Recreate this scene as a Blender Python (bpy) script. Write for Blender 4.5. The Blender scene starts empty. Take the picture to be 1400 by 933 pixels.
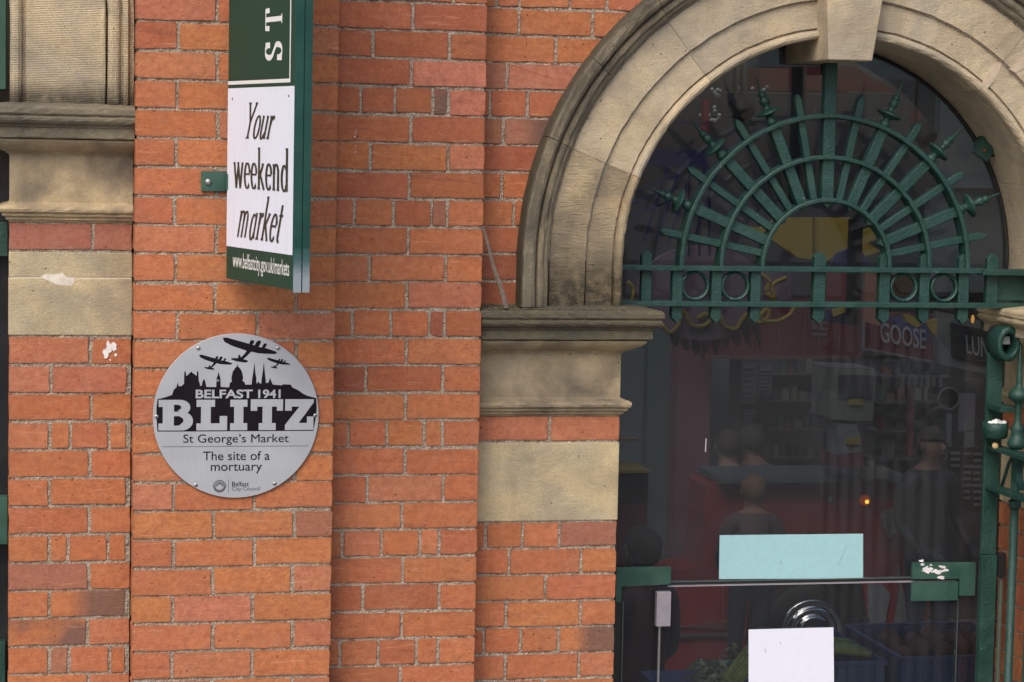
import bpy, bmesh, math, random
import numpy as np
from mathutils import Vector, Matrix
random.seed(7); rng = np.random.default_rng(7)
S = bpy.context.scene
COL = S.collection

# ------------------------------------------------------------------ camera
CAM = dict(f=3230.0, loc=(0.0, -6.8533, 3.4178), yaw=.2078, pitch=-.0827, roll=.0203)
def cam_axes():
    y, p, r = CAM['yaw'], CAM['pitch'], CAM['roll']
    F = Vector((math.sin(y)*math.cos(p), math.cos(y)*math.cos(p), math.sin(p)))
    R = Vector((math.cos(y), -math.sin(y), 0)); U = R.cross(F)
    return F, math.cos(r)*R + math.sin(r)*U, -math.sin(r)*R + math.cos(r)*U
FW, RT, UP = cam_axes()
cam = bpy.data.cameras.new('camera'); camo = bpy.data.objects.new('camera', cam); COL.objects.link(camo)
cam.sensor_width = 36; cam.lens = CAM['f']/1400*36; cam.clip_end = 500; cam.clip_start = .05
m = Matrix((RT, UP, -FW)).transposed().to_4x4(); m.translation = Vector(CAM['loc'])
camo.matrix_world = m; S.camera = camo

def at(x, y, Y):
    """survey helper: the point of the photograph (x, y) on the vertical plane at depth Y"""
    d = FW*CAM['f'] + RT*(x-700) - UP*(y-466.5)
    t = (Y - CAM['loc'][1])/d.y
    return CAM['loc'][0]+t*d.x, CAM['loc'][2]+t*d.z

# ------------------------------------------------------------------ daylight, overcast
W = bpy.data.worlds.new('World'); S.world = W; W.use_nodes = True
wn = W.node_tree.nodes; wl = W.node_tree.links
sky = wn.new('ShaderNodeTexSky'); sky.sky_type = 'NISHITA'; sky.sun_disc = False
SUN_EL, SUN_AZ = math.radians(46), math.radians(212)
sky.sun_elevation = SUN_EL; sky.sun_rotation = SUN_AZ; sky.air_density = 1.0; sky.dust_density = 4.0; sky.ozone_density = .6
bg = wn['Background']; bg.inputs['Strength'].default_value = .15
wl.new(sky.outputs[0], bg.inputs[0])
sun = bpy.data.lights.new('sun', 'SUN'); suno = bpy.data.objects.new('sun', sun); COL.objects.link(suno)
sun.energy = .95; sun.angle = math.radians(38); sun.color = (1, .97, .93)
sd = Vector((math.sin(SUN_AZ)*math.cos(SUN_EL), math.cos(SUN_AZ)*math.cos(SUN_EL), math.sin(SUN_EL)))
suno.rotation_euler = sd.to_track_quat('Z', 'Y').to_euler()
S.view_settings.view_transform = 'Standard'; S.view_settings.look = 'None'
S.view_settings.exposure = 0.42; S.view_settings.gamma = 1
S.render.engine = 'CYCLES'; S.cycles.max_bounces = 8; S.cycles.transparent_max_bounces = 12

# ------------------------------------------------------------------ node helpers / materials
class NT:
    def __init__(s, name):
        s.m = bpy.data.materials.new(name); s.m.use_nodes = True
        s.t = s.m.node_tree; s.n = s.t.nodes; s.l = s.t.links
        s.b = s.n['Principled BSDF']; s.out = s.n['Material Output']
    def new(s, typ, **k):
        o = s.n.new(typ)
        for a, v in k.items():
            if a.startswith('i_'): o.inputs[a[2:].replace('_', ' ')].default_value = v
            else: setattr(o, a, v)
        return o
    def noise(s, scale, detail=4, rough=.55, vec=None, dist=0):
        o = s.new('ShaderNodeTexNoise'); o.inputs['Scale'].default_value = scale; o.inputs['Detail'].default_value = detail
        o.inputs['Roughness'].default_value = rough; o.inputs['Distortion'].default_value = dist
        if vec is not None: s.l.new(vec, o.inputs['Vector'])
        return o.outputs['Fac']
    def voro(s, scale, vec=None, feat='F1', out='Distance'):
        o = s.new('ShaderNodeTexVoronoi', feature=feat); o.inputs['Scale'].default_value = scale
        if vec is not None: s.l.new(vec, o.inputs['Vector'])
        return o.outputs[out]
    def ramp(s, fac, stops):
        o = s.new('ShaderNodeValToRGB'); e = o.color_ramp.elements
        while len(e) < len(stops): e.new(.5)
        for i, (p, c) in enumerate(stops):
            e[i].position = p; e[i].color = (c, c, c, 1) if isinstance(c, (int, float)) else (*c, 1)
        s.l.new(fac, o.inputs[0]); return o.outputs[0]
    def mix(s, fac, a, b, mode='MIX'):
        o = s.new('ShaderNodeMix', data_type='RGBA', blend_type=mode)
        for i, v in ((0, fac), (6, a), (7, b)):
            if hasattr(v, 'is_linked'): s.l.new(v, o.inputs[i])
            elif i == 0: o.inputs[0].default_value = v
            else: o.inputs[i].default_value = (*v, 1) if len(v) == 3 else v
        return o.outputs[2]
    def math(s, op, a, b=0.0):
        o = s.new('ShaderNodeMath', operation=op)
        for i, v in ((0, a), (1, b)):
            if hasattr(v, 'is_linked'): s.l.new(v, o.inputs[i])
            else: o.inputs[i].default_value = v
        return o.outputs[0]
    def bump(s, h, strength=.5, dist=.002, normal=None):
        o = s.new('ShaderNodeBump'); o.inputs['Strength'].default_value = strength; o.inputs['Distance'].default_value = dist
        s.l.new(h, o.inputs['Height'])
        if normal is not None: s.l.new(normal, o.inputs['Normal'])
        return o.outputs[0]
    def set(s, color=None, rough=None, normal=None, metal=None, spec=None, coat=None):
        for k, v in (('Base Color', color), ('Roughness', rough), ('Normal', normal), ('Metallic', metal), ('Specular IOR Level', spec), ('Coat Weight', coat)):
            if v is None: continue
            if hasattr(v, 'is_linked'): s.l.new(v, s.b.inputs[k])
            else: s.b.inputs[k].default_value = (*v, 1) if k == 'Base Color' else v
        return s.m

def m_brick(name, islands=False, burnt=0):
    t = NT(name); tc = t.new('ShaderNodeTexCoord'); geo = t.new('ShaderNodeNewGeometry')
    oi = t.new('ShaderNodeObjectInfo')
    rnd = geo.outputs['Random Per Island'] if islands else oi.outputs['Random']
    off = t.new('ShaderNodeVectorMath', operation='SCALE'); off.inputs[0].default_value = (37, 19, 53); t.l.new(rnd, off.inputs['Scale'])
    ad = t.new('ShaderNodeVectorMath', operation='ADD'); t.l.new(geo.outputs['Position'], ad.inputs[0]); t.l.new(off.outputs[0], ad.inputs[1])
    v = ad.outputs[0]
    st = t.new('ShaderNodeMapping'); st.inputs['Scale'].default_value = (1, 1, 7); t.l.new(v, st.inputs[0])
    if islands: base = t.ramp(rnd, [(0, (.42, .135, .058)), (.5, (.48, .16, .064)), (1, (.38, .118, .056))])
    else: base = oi.outputs['Color']
    n1 = t.noise(14, 5, .6, v, .6); n2 = t.noise(60, 5, .65, v); n3 = t.noise(9, 3, .5, st.outputs[0])
    c = t.mix(t.ramp(n1, [(.3, .15), (.75, .8)]), t.mix(.84, (0, 0, 0), base), t.mix(.25, base, (.58, .235, .115)))
    c = t.mix(t.ramp(n3, [(.45, 0), (.75, .55)]), c, t.mix(.55, base, (.30, .085, .05)))
    # dull greyish bloom and fine sandy grain
    c = t.mix(t.ramp(t.noise(22, 4, .6, v, 1.2), [(.52, 0), (.8, .4)]), c, (.34, .19, .145))
    c = t.mix(t.math('MULTIPLY', t.ramp(n2, [(.35, 1), (.6, 0)]), .42), c, (.24, .07, .04))
    # soot that gathers in soft patches, mostly along lower arrises
    sep = t.new('ShaderNodeSeparateXYZ'); t.l.new(tc.outputs['Generated'], sep.inputs[0])
    if not islands:
        e = t.ramp(sep.outputs[2], [(.0, .8), (.09, .12), (.5, 0), (.93, .05), (1, .6)])
        ex = t.ramp(sep.outputs[0], [(.0, .6), (.03, 0), (.97, 0), (1, .6)])
        ee = t.math('MAXIMUM', e, ex)
        soot = t.math('MULTIPLY', ee, t.ramp(t.noise(18, 4, .6, v), [(.36, 0), (.6, .75)]))
        c = t.mix(soot, c, (.13, .055, .035))
    if burnt:
        g = t.ramp(t.noise(7, 2, .4, v, .4), [(.38, 0), (.6, 1)]) if burnt == 1 else t.ramp(sep.outputs[0], [(.25, 0), (.55, 1)])
        c = t.mix(t.math('MULTIPLY', g, .82), c, (.135, .085, .072))
    # dark iron spots and pale flecks
    sp = t.ramp(t.voro(33, v), [(.0, 1), (.055, 1), (.095, 0)])
    gate = t.ramp(t.noise(24, 2, .5, v), [(.44, 0), (.52, 1)])
    c = t.mix(t.math('MULTIPLY', t.math('MULTIPLY', sp, gate), .9), c, (.045, .022, .02))
    fl = t.ramp(t.voro(19, v, out='Distance'), [(.0, 1), (.022, 1), (.04, 0)])
    c = t.mix(t.math('MULTIPLY', fl, .45), c, (.62, .45, .34))
    h = t.math('ADD', t.math('MULTIPLY', n2, .5), t.math('ADD', t.math('MULTIPLY', t.noise(190, 3, .65, v), .6), t.math('MULTIPLY', n1, .9)))
    h = t.math('SUBTRACT', h, t.math('MULTIPLY', sp, .35))
    fs_ = t.noise(230, 3, .7, v)
    c = t.mix(t.ramp(fs_, [(.55, 0), (.75, .30)]), c, (.66, .36, .22)); c = t.mix(t.ramp(fs_, [(.27, .45), (.42, 0)]), c, (.20, .065, .04))
    lm = t.new('ShaderNodeMapping'); lm.inputs['Scale'].default_value = (5, 5, 60); lm.inputs['Rotation'].default_value = (0, .5, 0); t.l.new(v, lm.inputs[0])
    sc = t.ramp(t.noise(1.5, 5, .75, lm.outputs[0], .3), [(.60, 0), (.68, .45)]); c = t.mix(sc, c, (.60, .33, .21)); sk = t.ramp(t.noise(2.2, 5, .8, st.outputs[0], .8), [(.60, 0), (.68, .5)]); c = t.mix(sk, c, (.20, .075, .05))
    return t.set(c, .9, t.bump(h, .8, .0045), spec=.15)

def m_mortar():
    t = NT('lime_mortar'); geo = t.new('ShaderNodeNewGeometry'); v = geo.outputs['Position']
    n = t.noise(280, 4, .75, v); big = t.noise(9, 4, .6, v)
    c = t.ramp(n, [(.33, (.055, .042, .034)), (.43, (.26, .215, .17)), (.56, (.43, .37, .30)), (.72, (.66, .60, .51))])
    c = t.mix(t.ramp(big, [(.45, 0), (.75, .45)]), c, (.26, .18, .13))
    vs = t.new('ShaderNodeTexVoronoi'); vs.inputs['Scale'].default_value = 125; t.l.new(v, vs.inputs['Vector'])
    k = t.ramp(vs.outputs['Distance'], [(.0, 1), (.22, 1), (.34, 0)])
    cc = t.ramp(vs.outputs['Color'], [(.25, (.03, .028, .026)), (.5, (.35, .30, .23)), (.75, (.75, .70, .60))])
    c = t.mix(t.math('MULTIPLY', k, .6), c, cc)
    h = t.math('ADD', t.math('MULTIPLY', n, .6), t.math('SUBTRACT', 1, vs.outputs['Distance']))
    return t.set(c, .95, t.bump(h, .9, .004), spec=.1)

def m_stone(name, base, dark=.35, band=1.0, sooty=0.0, zg=None, tool=0):
    t = NT(name); geo = t.new('ShaderNodeNewGeometry'); v = geo.outputs['Position']
    mp = t.new('ShaderNodeMapping'); mp.inputs['Scale'].default_value = (1, 1, 6); mp.inputs['Rotation'].default_value = (0, .12, 0); t.l.new(v, mp.inputs[0])
    oi = t.new('ShaderNodeObjectInfo'); ad = t.new('ShaderNodeVectorMath', operation='ADD'); t.l.new(v, ad.inputs[0])
    so = t.new('ShaderNodeVectorMath', operation='SCALE'); so.inputs[0].default_value = (11, 7, 5); t.l.new(oi.outputs['Random'], so.inputs['Scale']); t.l.new(so.outputs[0], ad.inputs[1]); w = ad.outputs[0]
    b = Vector(base)
    n1 = t.noise(4.5, 6, .62, w, .9); n2 = t.noise(34, 5, .65, v, .3); n3 = t.noise(210, 4, .7, v); bd = t.noise(16, 5, .6, mp.outputs[0], 1.4)
    c = t.mix(t.ramp(n1, [(.36, 0), (.66, 1)]), tuple(b*.80), (b.x*1.12, b.y*1.04, b.z*.88))
    c = t.mix(t.math('MULTIPLY', t.ramp(bd, [(.45, 0), (.68, 1)]), .22*band), c, (b.x*.95, b.y*.76, b.z*.54))
    c = t.mix(t.ramp(n3, [(.3, .4), (.62, 0)]), c, tuple(b*.42))
    g = t.ramp(t.noise(5.5, 4, .55, w, .3), [(.44, 0), (.70, 1)])
    c = t.mix(t.math('MULTIPLY', g, min(1, dark*1.45)), c, (.115, .10, .085)); g2 = t.ramp(t.noise(10, 4, .6, w, .4), [(.48, 0), (.72, 1)]); c = t.mix(t.math('MULTIPLY', g2, dark*.7), c, (.17, .135, .09))
    # rain streaks: long soft vertical stains
    mv = t.new('ShaderNodeMapping'); mv.inputs['Scale'].default_value = (15, 15, 2.4); t.l.new(v, mv.inputs[0])
    sk = t.ramp(t.noise(1, 4, .6, mv.outputs[0]), [(.5, 0), (.75, 1)])
    c = t.mix(t.math('MULTIPLY', sk, .05+dark*.38), c, (.15, .125, .095))
    if zg:   # weather crust rising from a ledge: z0 full .. z1 none
        sep = t.new('ShaderNodeSeparateXYZ'); t.l.new(v, sep.inputs[0])
        mr = t.new('ShaderNodeMapRange'); mr.interpolation_type = 'SMOOTHSTEP'; mr.inputs['From Min'].default_value = zg[0]; mr.inputs['From Max'].default_value = zg[1]
        mr.inputs['To Min'].default_value = 1; mr.inputs['To Max'].default_value = 0; t.l.new(sep.outputs[2], mr.inputs['Value'])
        q = t.math('MULTIPLY', mr.outputs[0], t.ramp(n2, [(.25, .6), (.6, 1)]))
        c = t.mix(q, c, (.050, .045, .034))
    if sooty:
        c = t.mix(t.math('MULTIPLY', t.ramp(n2, [(.3, 1), (.72, .35)]), sooty), c, (.075, .070, .050))
        c = t.mix(t.ramp(t.noise(120, 3, .7, v), [(.62, 0), (.72, .35)]), c, (.33, .31, .24))
    pits = t.ramp(t.voro(30, v), [(.0, 1), (.05, 1), (.085, 0)]); pg = t.ramp(t.noise(17, 2, .5, v), [(.50, 0), (.58, 1)])
    pp = t.math('MULTIPLY', pits, pg)
    c = t.mix(t.math('MULTIPLY', pp, .8), c, (.05, .04, .03))
    h = t.math('ADD', t.math('MULTIPLY', n2, .8), t.math('ADD', t.math('MULTIPLY', n3, .6), t.math('MULTIPLY', bd, .55*band)))
    h = t.math('SUBTRACT', h, t.math('MULTIPLY', pp, .9))
    if tool:
        wv = t.new('ShaderNodeTexWave', bands_direction='Z'); wv.inputs['Scale'].default_value = 62; wv.inputs['Distortion'].default_value = 1.2; wv.inputs['Detail'].default_value = 2; t.l.new(v, wv.inputs[0])
        h = t.math('ADD', h, t.math('MULTIPLY', wv.outputs['Fac'], tool)); c = t.mix(t.math('MULTIPLY', wv.outputs['Fac'], .10), c, tuple(b*.55))
    return t.set(c, .95, t.bump(h, .85, .006), spec=.12)

def m_paint(name, col, rough=.38, bumpy=.5, chips=True):
    t = NT(name); geo = t.new('ShaderNodeNewGeometry'); v = geo.outputs['Position']; b = Vector(col)
    n = t.noise(150, 4, .6, v); n2 = t.noise(11, 4, .6, v)
    c = t.mix(t.ramp(n2, [(.4, 0), (.7, 1)]), tuple(b*.78), (b.x*1.25+.004, b.y*1.12, b.z*1.12))
    if chips:
        c = t.mix(t.ramp(t.noise(70, 4, .7, v), [(.58, 0), (.68, .75)]), c, (b.x*.4, b.y*.4, b.z*.4)); c = t.mix(t.ramp(t.noise(26, 5, .7, v, 1), [(.6, 0), (.72, .5)]), c, (b.x*.9+.02, b.y*.62+.012, b.z*.55+.006))
        c = t.mix(t.ramp(t.noise(42, 3, .7, v), [(.70, 0), (.74, .5)]), c, (.30, .36, .33))
    r = t.ramp(n2, [(.3, rough*.8), (.7, rough*1.3)])
    return t.set(c, r, t.bump(t.math('ADD', n, t.math('MULTIPLY', t.noise(55, 3, .5, v), .8)), bumpy, .0022), spec=.45)

def m_plain(name, col, rough=.6, metal=0, var=.12, bump=.12, scale=40):
    t = NT(name); geo = t.new('ShaderNodeNewGeometry'); v = geo.outputs['Position']; b = Vector(col)
    n = t.noise(scale, 4, .6, v)
    c = t.mix(t.ramp(n, [(.3, 0), (.7, 1)]), tuple(b*(1-var)), tuple(b*(1+var)))
    return t.set(c, rough, t.bump(n, bump, .002), metal)

def m_plate():
    t = NT('brushed_aluminium'); geo = t.new('ShaderNodeNewGeometry'); v = geo.outputs['Position']
    mp = t.new('ShaderNodeMapping'); mp.inputs['Scale'].default_value = (500, 500, 5); t.l.new(v, mp.inputs[0])
    n = t.noise(1, 3, .6, mp.outputs[0]); n2 = t.noise(7, 3, .5, v)
    c = t.mix(n, (.33, .345, .38), (.43, .45, .485)); c = t.mix(t.ramp(n2, [(.4, 0), (.7, .5)]), c, (.47, .485, .52))
    return t.set(c, .5, t.bump(n, .12, .0006), metal=.25)

def m_sheet(name, col, streak=.05):
    t = NT(name); geo = t.new('ShaderNodeNewGeometry'); v = geo.outputs['Position']; b = Vector(col)
    mp = t.new('ShaderNodeMapping'); mp.inputs['Scale'].default_value = (60, 60, 4); t.l.new(v, mp.inputs[0])
    n = t.noise(1, 4, .6, mp.outputs[0])
    c = t.mix(t.ramp(n, [(.5, 0), (.8, 1)]), tuple(b), tuple(b*(1-streak*3)))
    c = t.mix(t.ramp(t.noise(26, 4, .7, v), [(.6, 0), (.78, .3)]), c, tuple(b*.78))
    return t.set(c, .5, spec=.25)

def m_glass(name, tint, veil):
    t = NT(name); n = t.n; n.remove(t.b)
    tr = t.new('ShaderNodeBsdfTransparent'); tr.inputs[0].default_value = (*tint, 1)
    gl = t.new('ShaderNodeBsdfGlossy'); gl.inputs['Roughness'].default_value = .02
    df = t.new('ShaderNodeBsdfDiffuse'); df.inputs[0].default_value = (.62, .64, .70, 1)
    fr = t.new('ShaderNodeFresnel'); fr.inputs['IOR'].default_value = 1.5
    geo = t.new('ShaderNodeNewGeometry')
    dn = t.ramp(t.noise(5, 5, .6, geo.outputs['Position'], .5), [(.3, veil*.7), (.75, veil*1.5)])  # pale film mixed into the glass, standing in for hazy street reflections
    fl = t.ramp(t.voro(22, geo.outputs['Position']), [(0, .5), (.02, .5), (.03, 0)])
    dn = t.math('MAXIMUM', dn, t.math('MULTIPLY', fl, t.ramp(t.noise(6, 2, .5, geo.outputs['Position']), [(.5, 0), (.6, .8)])))
    a = t.new('ShaderNodeMixShader'); t.l.new(dn, a.inputs[0]); t.l.new(tr.outputs[0], a.inputs[1]); t.l.new(df.outputs[0], a.inputs[2])
    b = t.new('ShaderNodeMixShader'); t.l.new(fr.outputs[0], b.inputs[0]); t.l.new(a.outputs[0], b.inputs[1]); t.l.new(gl.outputs[0], b.inputs[2])
    t.l.new(b.outputs[0], t.out.inputs[0]); return t.m

def m_emit(name, col, s):
    t = NT(name); t.b.inputs['Base Color'].default_value = (*col, 1); t.b.inputs['Emission Color'].default_value = (*col, 1)
    t.b.inputs['Emission Strength'].default_value = s; return t.m

def m_person(name, cloth, skin, zneck):
    t = NT(name); tc = t.new('ShaderNodeTexCoord'); sep = t.new('ShaderNodeSeparateXYZ'); t.l.new(tc.outputs['Object'], sep.inputs[0])
    k = t.math('GREATER_THAN', sep.outputs[2], zneck)
    geo = t.new('ShaderNodeNewGeometry'); n = t.noise(30, 4, .6, geo.outputs['Position'])
    c1 = t.mix(n, tuple(Vector(cloth)*.7), tuple(Vector(cloth)*1.3)); leg = t.math('LESS_THAN', sep.outputs[2], .95)
    c1 = t.mix(leg, c1, (.03, .035, .06))
    return t.set(t.mix(k, c1, skin), .7)

M = {}
M['brick'] = m_brick('fired_brick'); M['brick_stuff'] = m_brick('fired_brick_mass', True)
M['burnt'] = m_brick('burnt_header_brick', burnt=1); M['burnt_end'] = m_brick('burnt_end_brick', burnt=2)
M['mortar'] = m_mortar()
M['stone'] = m_stone('sandstone_arch', (.565, .495, .38), .26, .8)
M['stone_low'] = m_stone('sandstone_springer', (.53, .445, .305), .42, 1.8, zg=(2.96, 3.20))
M['stone_left'] = m_stone('sandstone_springer_fluted', (.60, .525, .40), .28, .5, zg=(3.51, 3.60), tool=.35)
M['stone_block'] = m_stone('sandstone_block', (.58, .50, .345), .26, .4)
M['stone_imp'] = m_stone('sandstone_impost', (.50, .42, .295), .60, .4)
M['stone_cap2'] = m_stone('sandstone_greyed_cap', (.33, .295, .225), .5, .3, sooty=.5)
M['stone_cap'] = m_stone('sandstone_weathered_cap', (.185, .165, .122), .6, .3, sooty=.80)
M['stone_hood'] = m_stone('sandstone_hood', (.36, .315, .235), .55, .5, sooty=.5); M['stone_moss'] = m_stone('sandstone_mossy_crust', (.12, .11, .075), .6, .2, sooty=.85)
M['green'] = m_paint('green_iron_paint', (.011, .056, .044), .42, 1.1)
M['green_flat'] = m_paint('green_fitting_paint', (.030, .094, .070), .5, .15, False)
M['green_sign'] = m_paint('green_sign_frame', (.008, .066, .052), .6, .08, False)
M['sign_green'] = m_sheet('sign_dark_green', (.012, .055, .036), .06)
M['sign_white'] = m_sheet('sign_white', (.76, .79, .90), .03)
M['sign_weather'] = m_plain('weathered_zinc_end', (.30, .40, .47), .5, 0, .45, .3, 60)
M['plate'] = m_plate(); M['print'] = m_plain('black_print', (.010, .008, .011), .85, 0, .1, 0); M['print'].node_tree.nodes['Principled BSDF'].inputs['Specular IOR Level'].default_value = .1
M['greyprint'] = m_plain('grey_print', (.09, .09, .10), .5, 0, .1, 0)
M['screw'] = m_plain('steel_screw', (.42, .42, .43), .35, .8)
M['letter_dark'] = m_plain('olive_black_print', (.035, .036, .022), .5, 0, .1, 0)
M['white'] = m_plain('white_print', (.78, .78, .76), .5, 0, .04, 0)
M['lime'] = m_plain('pale_lime', (.60, .55, .48), .9, 0, .2, .5)
M['splash'] = m_plain('white_lime_splash', (.72, .70, .70), .8, 0, .15, .5)
M['glass'] = m_glass('window_glass', (.70, .74, .75), .022)
M['glass_door'] = m_glass('door_glass', (.84, .87, .87), .016)
M['paper_white'] = m_plain('white_paper', (.74, .76, .88), .7, 0, .02, .05)
M['paper_cyan'] = m_plain('pale_cyan_paper', (.33, .56, .60), .6, 0, .04, .05)
M['edge'] = m_plain('glass_edge_green', (.07, .09, .085), .4)
M['steel'] = m_plain('satin_steel', (.36, .33, .37), .45, .3)
M['dark'] = m_plain('dark_edge', (.012, .013, .014), .5)
M['wood'] = m_plain('grey_weathered_wood', (.19, .15, .125), .85, 0, .35, .5, 90)
M['debris'] = m_plain('mossy_grit', (.12, .105, .06), .95, 0, .6, .9, 160)

# ------------------------------------------------------------------ mesh helpers
def link(name, me, mats, parent=None, loc=(0, 0, 0)):
    o = bpy.data.objects.new(name, me); COL.objects.link(o); o.location = loc
    for q in (mats if isinstance(mats, (list, tuple)) else [mats]): me.materials.append(q)
    if parent: o.parent = parent
    return o
def mk(name, vs, fs, mat, parent=None, smooth=False, loc=(0, 0, 0), fmat=None):
    me = bpy.data.meshes.new(name); me.from_pydata([tuple(v) for v in vs], [], fs); me.validate()
    if smooth: me.polygons.foreach_set('use_smooth', [True]*len(me.polygons))
    if fmat: me.polygons.foreach_set('material_index', fmat)
    bm = bmesh.new(); bm.from_mesh(me); bmesh.ops.recalc_face_normals(bm, faces=bm.faces); bm.to_mesh(me); bm.free()
    return link(name, me, mat, parent, loc)
def tag(o, label=None, cat=None, group=None, kind=None):
    for k, v in (('label', label), ('category', cat), ('group', group), ('kind', kind)):
        if v: o[k] = v
    return o
def empty(name, loc, label, cat, group=None):
    o = bpy.data.objects.new(name, None); COL.objects.link(o); o.location = loc; o.empty_display_size = .1
    return tag(o, label, cat, group)
class MB:
    """collects shapes; world coordinates"""
    def __init__(s): s.v = []; s.f = []
    def add(s, vs, fs):
        n = len(s.v); s.v += [tuple(v) for v in vs]; s.f += [[i+n for i in f] for f in fs]; return s
    def box(s, x0, x1, y0, y1, z0, z1, bev=0.0):
        x0, x1, y0, y1, z0, z1 = map(float, (x0, x1, y0, y1, z0, z1))
        bm = bmesh.new(); bmesh.ops.create_cube(bm, size=1)
        for v in bm.verts: v.co = Vector(((x0+x1)/2+v.co.x*(x1-x0), (y0+y1)/2+v.co.y*(y1-y0), (z0+z1)/2+v.co.z*(z1-z0)))
        if bev: bmesh.ops.bevel(bm, geom=bm.edges[:], offset=bev, segments=2, affect='EDGES', profile=.6)
        bm.verts.index_update()
        s.add([v.co[:] for v in bm.verts], [[v.index for v in f.verts] for f in bm.faces]); bm.free(); return s
    def prism(s, poly, y0, y1):          # poly in (x,z), extruded y0..y1
        n = len(poly)
        return s.add([(x, y0, z) for x, z in poly]+[(x, y1, z) for x, z in poly],
              [list(range(n)), list(range(2*n-1, n-1, -1))]+[[i, i+n, (i+1) % n+n, (i+1) % n] for i in range(n)])
    def tube(s, pts, r, n=10, cap=True):
        pts = [Vector(p) for p in pts]; rr = [float(q) for q in r] if isinstance(r, (list, tuple)) else [float(r)]*len(pts)
        up = Vector((0, 0, 1)) if abs((pts[-1]-pts[0]).normalized().z) < .9 else Vector((1, 0, 0))
        vs = []; fs = []
        for i, p in enumerate(pts):
            d = (pts[min(i+1, len(pts)-1)]-pts[max(i-1, 0)]).normalized(); a = d.cross(up).normalized(); b = a.cross(d)
            for k in range(n):
                t = 2*math.pi*k/n; vs.append(p+rr[i]*(math.cos(t)*a+math.sin(t)*b))
        for i in range(len(pts)-1):
            for k in range(n): fs.append([i*n+k, i*n+(k+1) % n, (i+1)*n+(k+1) % n, (i+1)*n+k])
        if cap: fs += [list(range(n))[::-1], [(len(pts)-1)*n+k for k in range(n)]]
        return s.add(vs, fs)
    def lathe(s, prof, o, axis, n=16):   # prof (r,h)
        ax = Vector(axis).normalized(); a = ax.orthogonal().normalized(); b = ax.cross(a); o = Vector(o); vs = []; fs = []
        for r, h in prof:
            for k in range(n):
                t = 2*math.pi*k/n; vs.append(o+ax*h+max(r, .0002)*(math.cos(t)*a+math.sin(t)*b))
        for i in range(len(prof)-1):
            for k in range(n): fs.append([i*n+k, i*n+(k+1) % n, (i+1)*n+(k+1) % n, (i+1)*n+k])
        fs += [list(range(n))[::-1], [(len(prof)-1)*n+k for k in range(n)]]
        return s.add(vs, fs)
    def build(s, name, mat, parent=None, smooth=False, loc=None):
        if loc is None:
            c = np.array(s.v); loc = tuple(c.min(0)*.5+c.max(0)*.5)
        vs = [(x-loc[0], y-loc[1], z-loc[2]) for x, y, z in s.v]
        o = mk(name, vs, s.f, mat, None, smooth)
        pl = Vector(parent.get('_wl', parent.location)) if parent else Vector((0, 0, 0))
        o.parent = parent; o.location = Vector(loc)-pl; o['_wl'] = loc
        return o

# ------------------------------------------------------------------ brickwork
BK = {'orange': (.555, .195, .073), 'mid': (.52, .172, .070), 'red': (.43, .132, .062), 'deep': (.31, .095, .054),
      'pink': (.53, .190, .100), 'plum': (.37, .155, .105), 'smooth': (.58, .215, .122)}
def brick_mesh(pts, depth, jit=.0009):
    """pts: outline corners (u,v) ccw in the face plane; returns verts (u,v,n) and faces"""
    out = []
    N = len(pts)
    for i in range(N):
        p, q, r = Vector(pts[i-1]), Vector(pts[i]), Vector(pts[(i+1) % N])
        c = random.uniform(.002, .0055) if random.random() > .13 else random.uniform(.007, .014)
        a = q+(p-q).normalized()*c; b = q+(r-q).normalized()*c
        out.append(a); out.append(q+((a+b)/2-q)*.45); out.append(b)
        L = (r-q).length
        k = 2 if L > .12 else (1 if L > .05 else 0)
        for j in range(k): out.append(q.lerp(r, (j+1)/(k+1)+random.uniform(-.06, .06)))
    out = [p+Vector((random.gauss(0, jit), random.gauss(0, jit))) for p in out]
    cen = sum(out, Vector((0, 0)))/len(out); n = len(out); pr = random.uniform(-.0003, .0018)
    tu, tv = random.uniform(-.004, .004), random.uniform(-.008, .008)
    vs = []
    for ins, dn in ((.0014, 0), (.0001, -.0016), (.0, -depth)):
        for p in out:
            d = (cen-p); q = p+d.normalized()*ins
            h = pr+dn+(tu*(q.x-cen.x)+tv*(q.y-cen.y) if dn > -.01 else 0)
            vs.append((q.x, q.y, h))
    fs = [list(range(n))]
    for k in range(2):
        for i in range(n): fs.append([k*n+i, (k+1)*n+i, (k+1)*n+(i+1) % n, k*n+(i+1) % n])
    return vs, fs
class Frame:
    def __init__(s, O, U, Nn): s.O = Vector(O); s.U = Vector(U); s.N = Vector(Nn)
    def p(s, u, v, n=0): return s.O+s.U*float(u)+Vector((0, 0, float(v)))+s.N*float(n)
def add_brick(fr, pts, depth, col, parent, mat=None, name='brick'):
    vs, fs = brick_mesh(pts, depth)
    cu = sum(p[0] for p in pts)/len(pts); cv = sum(p[1] for p in pts)/len(pts)
    o3 = fr.p(cu, cv); vv = [fr.p(*v)-o3 for v in vs]
    o = mk(name, vv, fs, mat or M['brick'], None)
    pl = Vector(parent.get('_wl', parent.location)); o.parent = parent; o.location = o3-pl
    c = Vector(BK[col]); g_ = (c.x+c.y+c.z)/3; c = c.lerp(Vector((g_, g_, g_)), .045); j = random.uniform(.90, 1.05)
    o.color = (c.x*j, c.y*j*random.uniform(.93, 1.08), c.z*j*random.uniform(.9, 1.1), 1)
    return o
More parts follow.
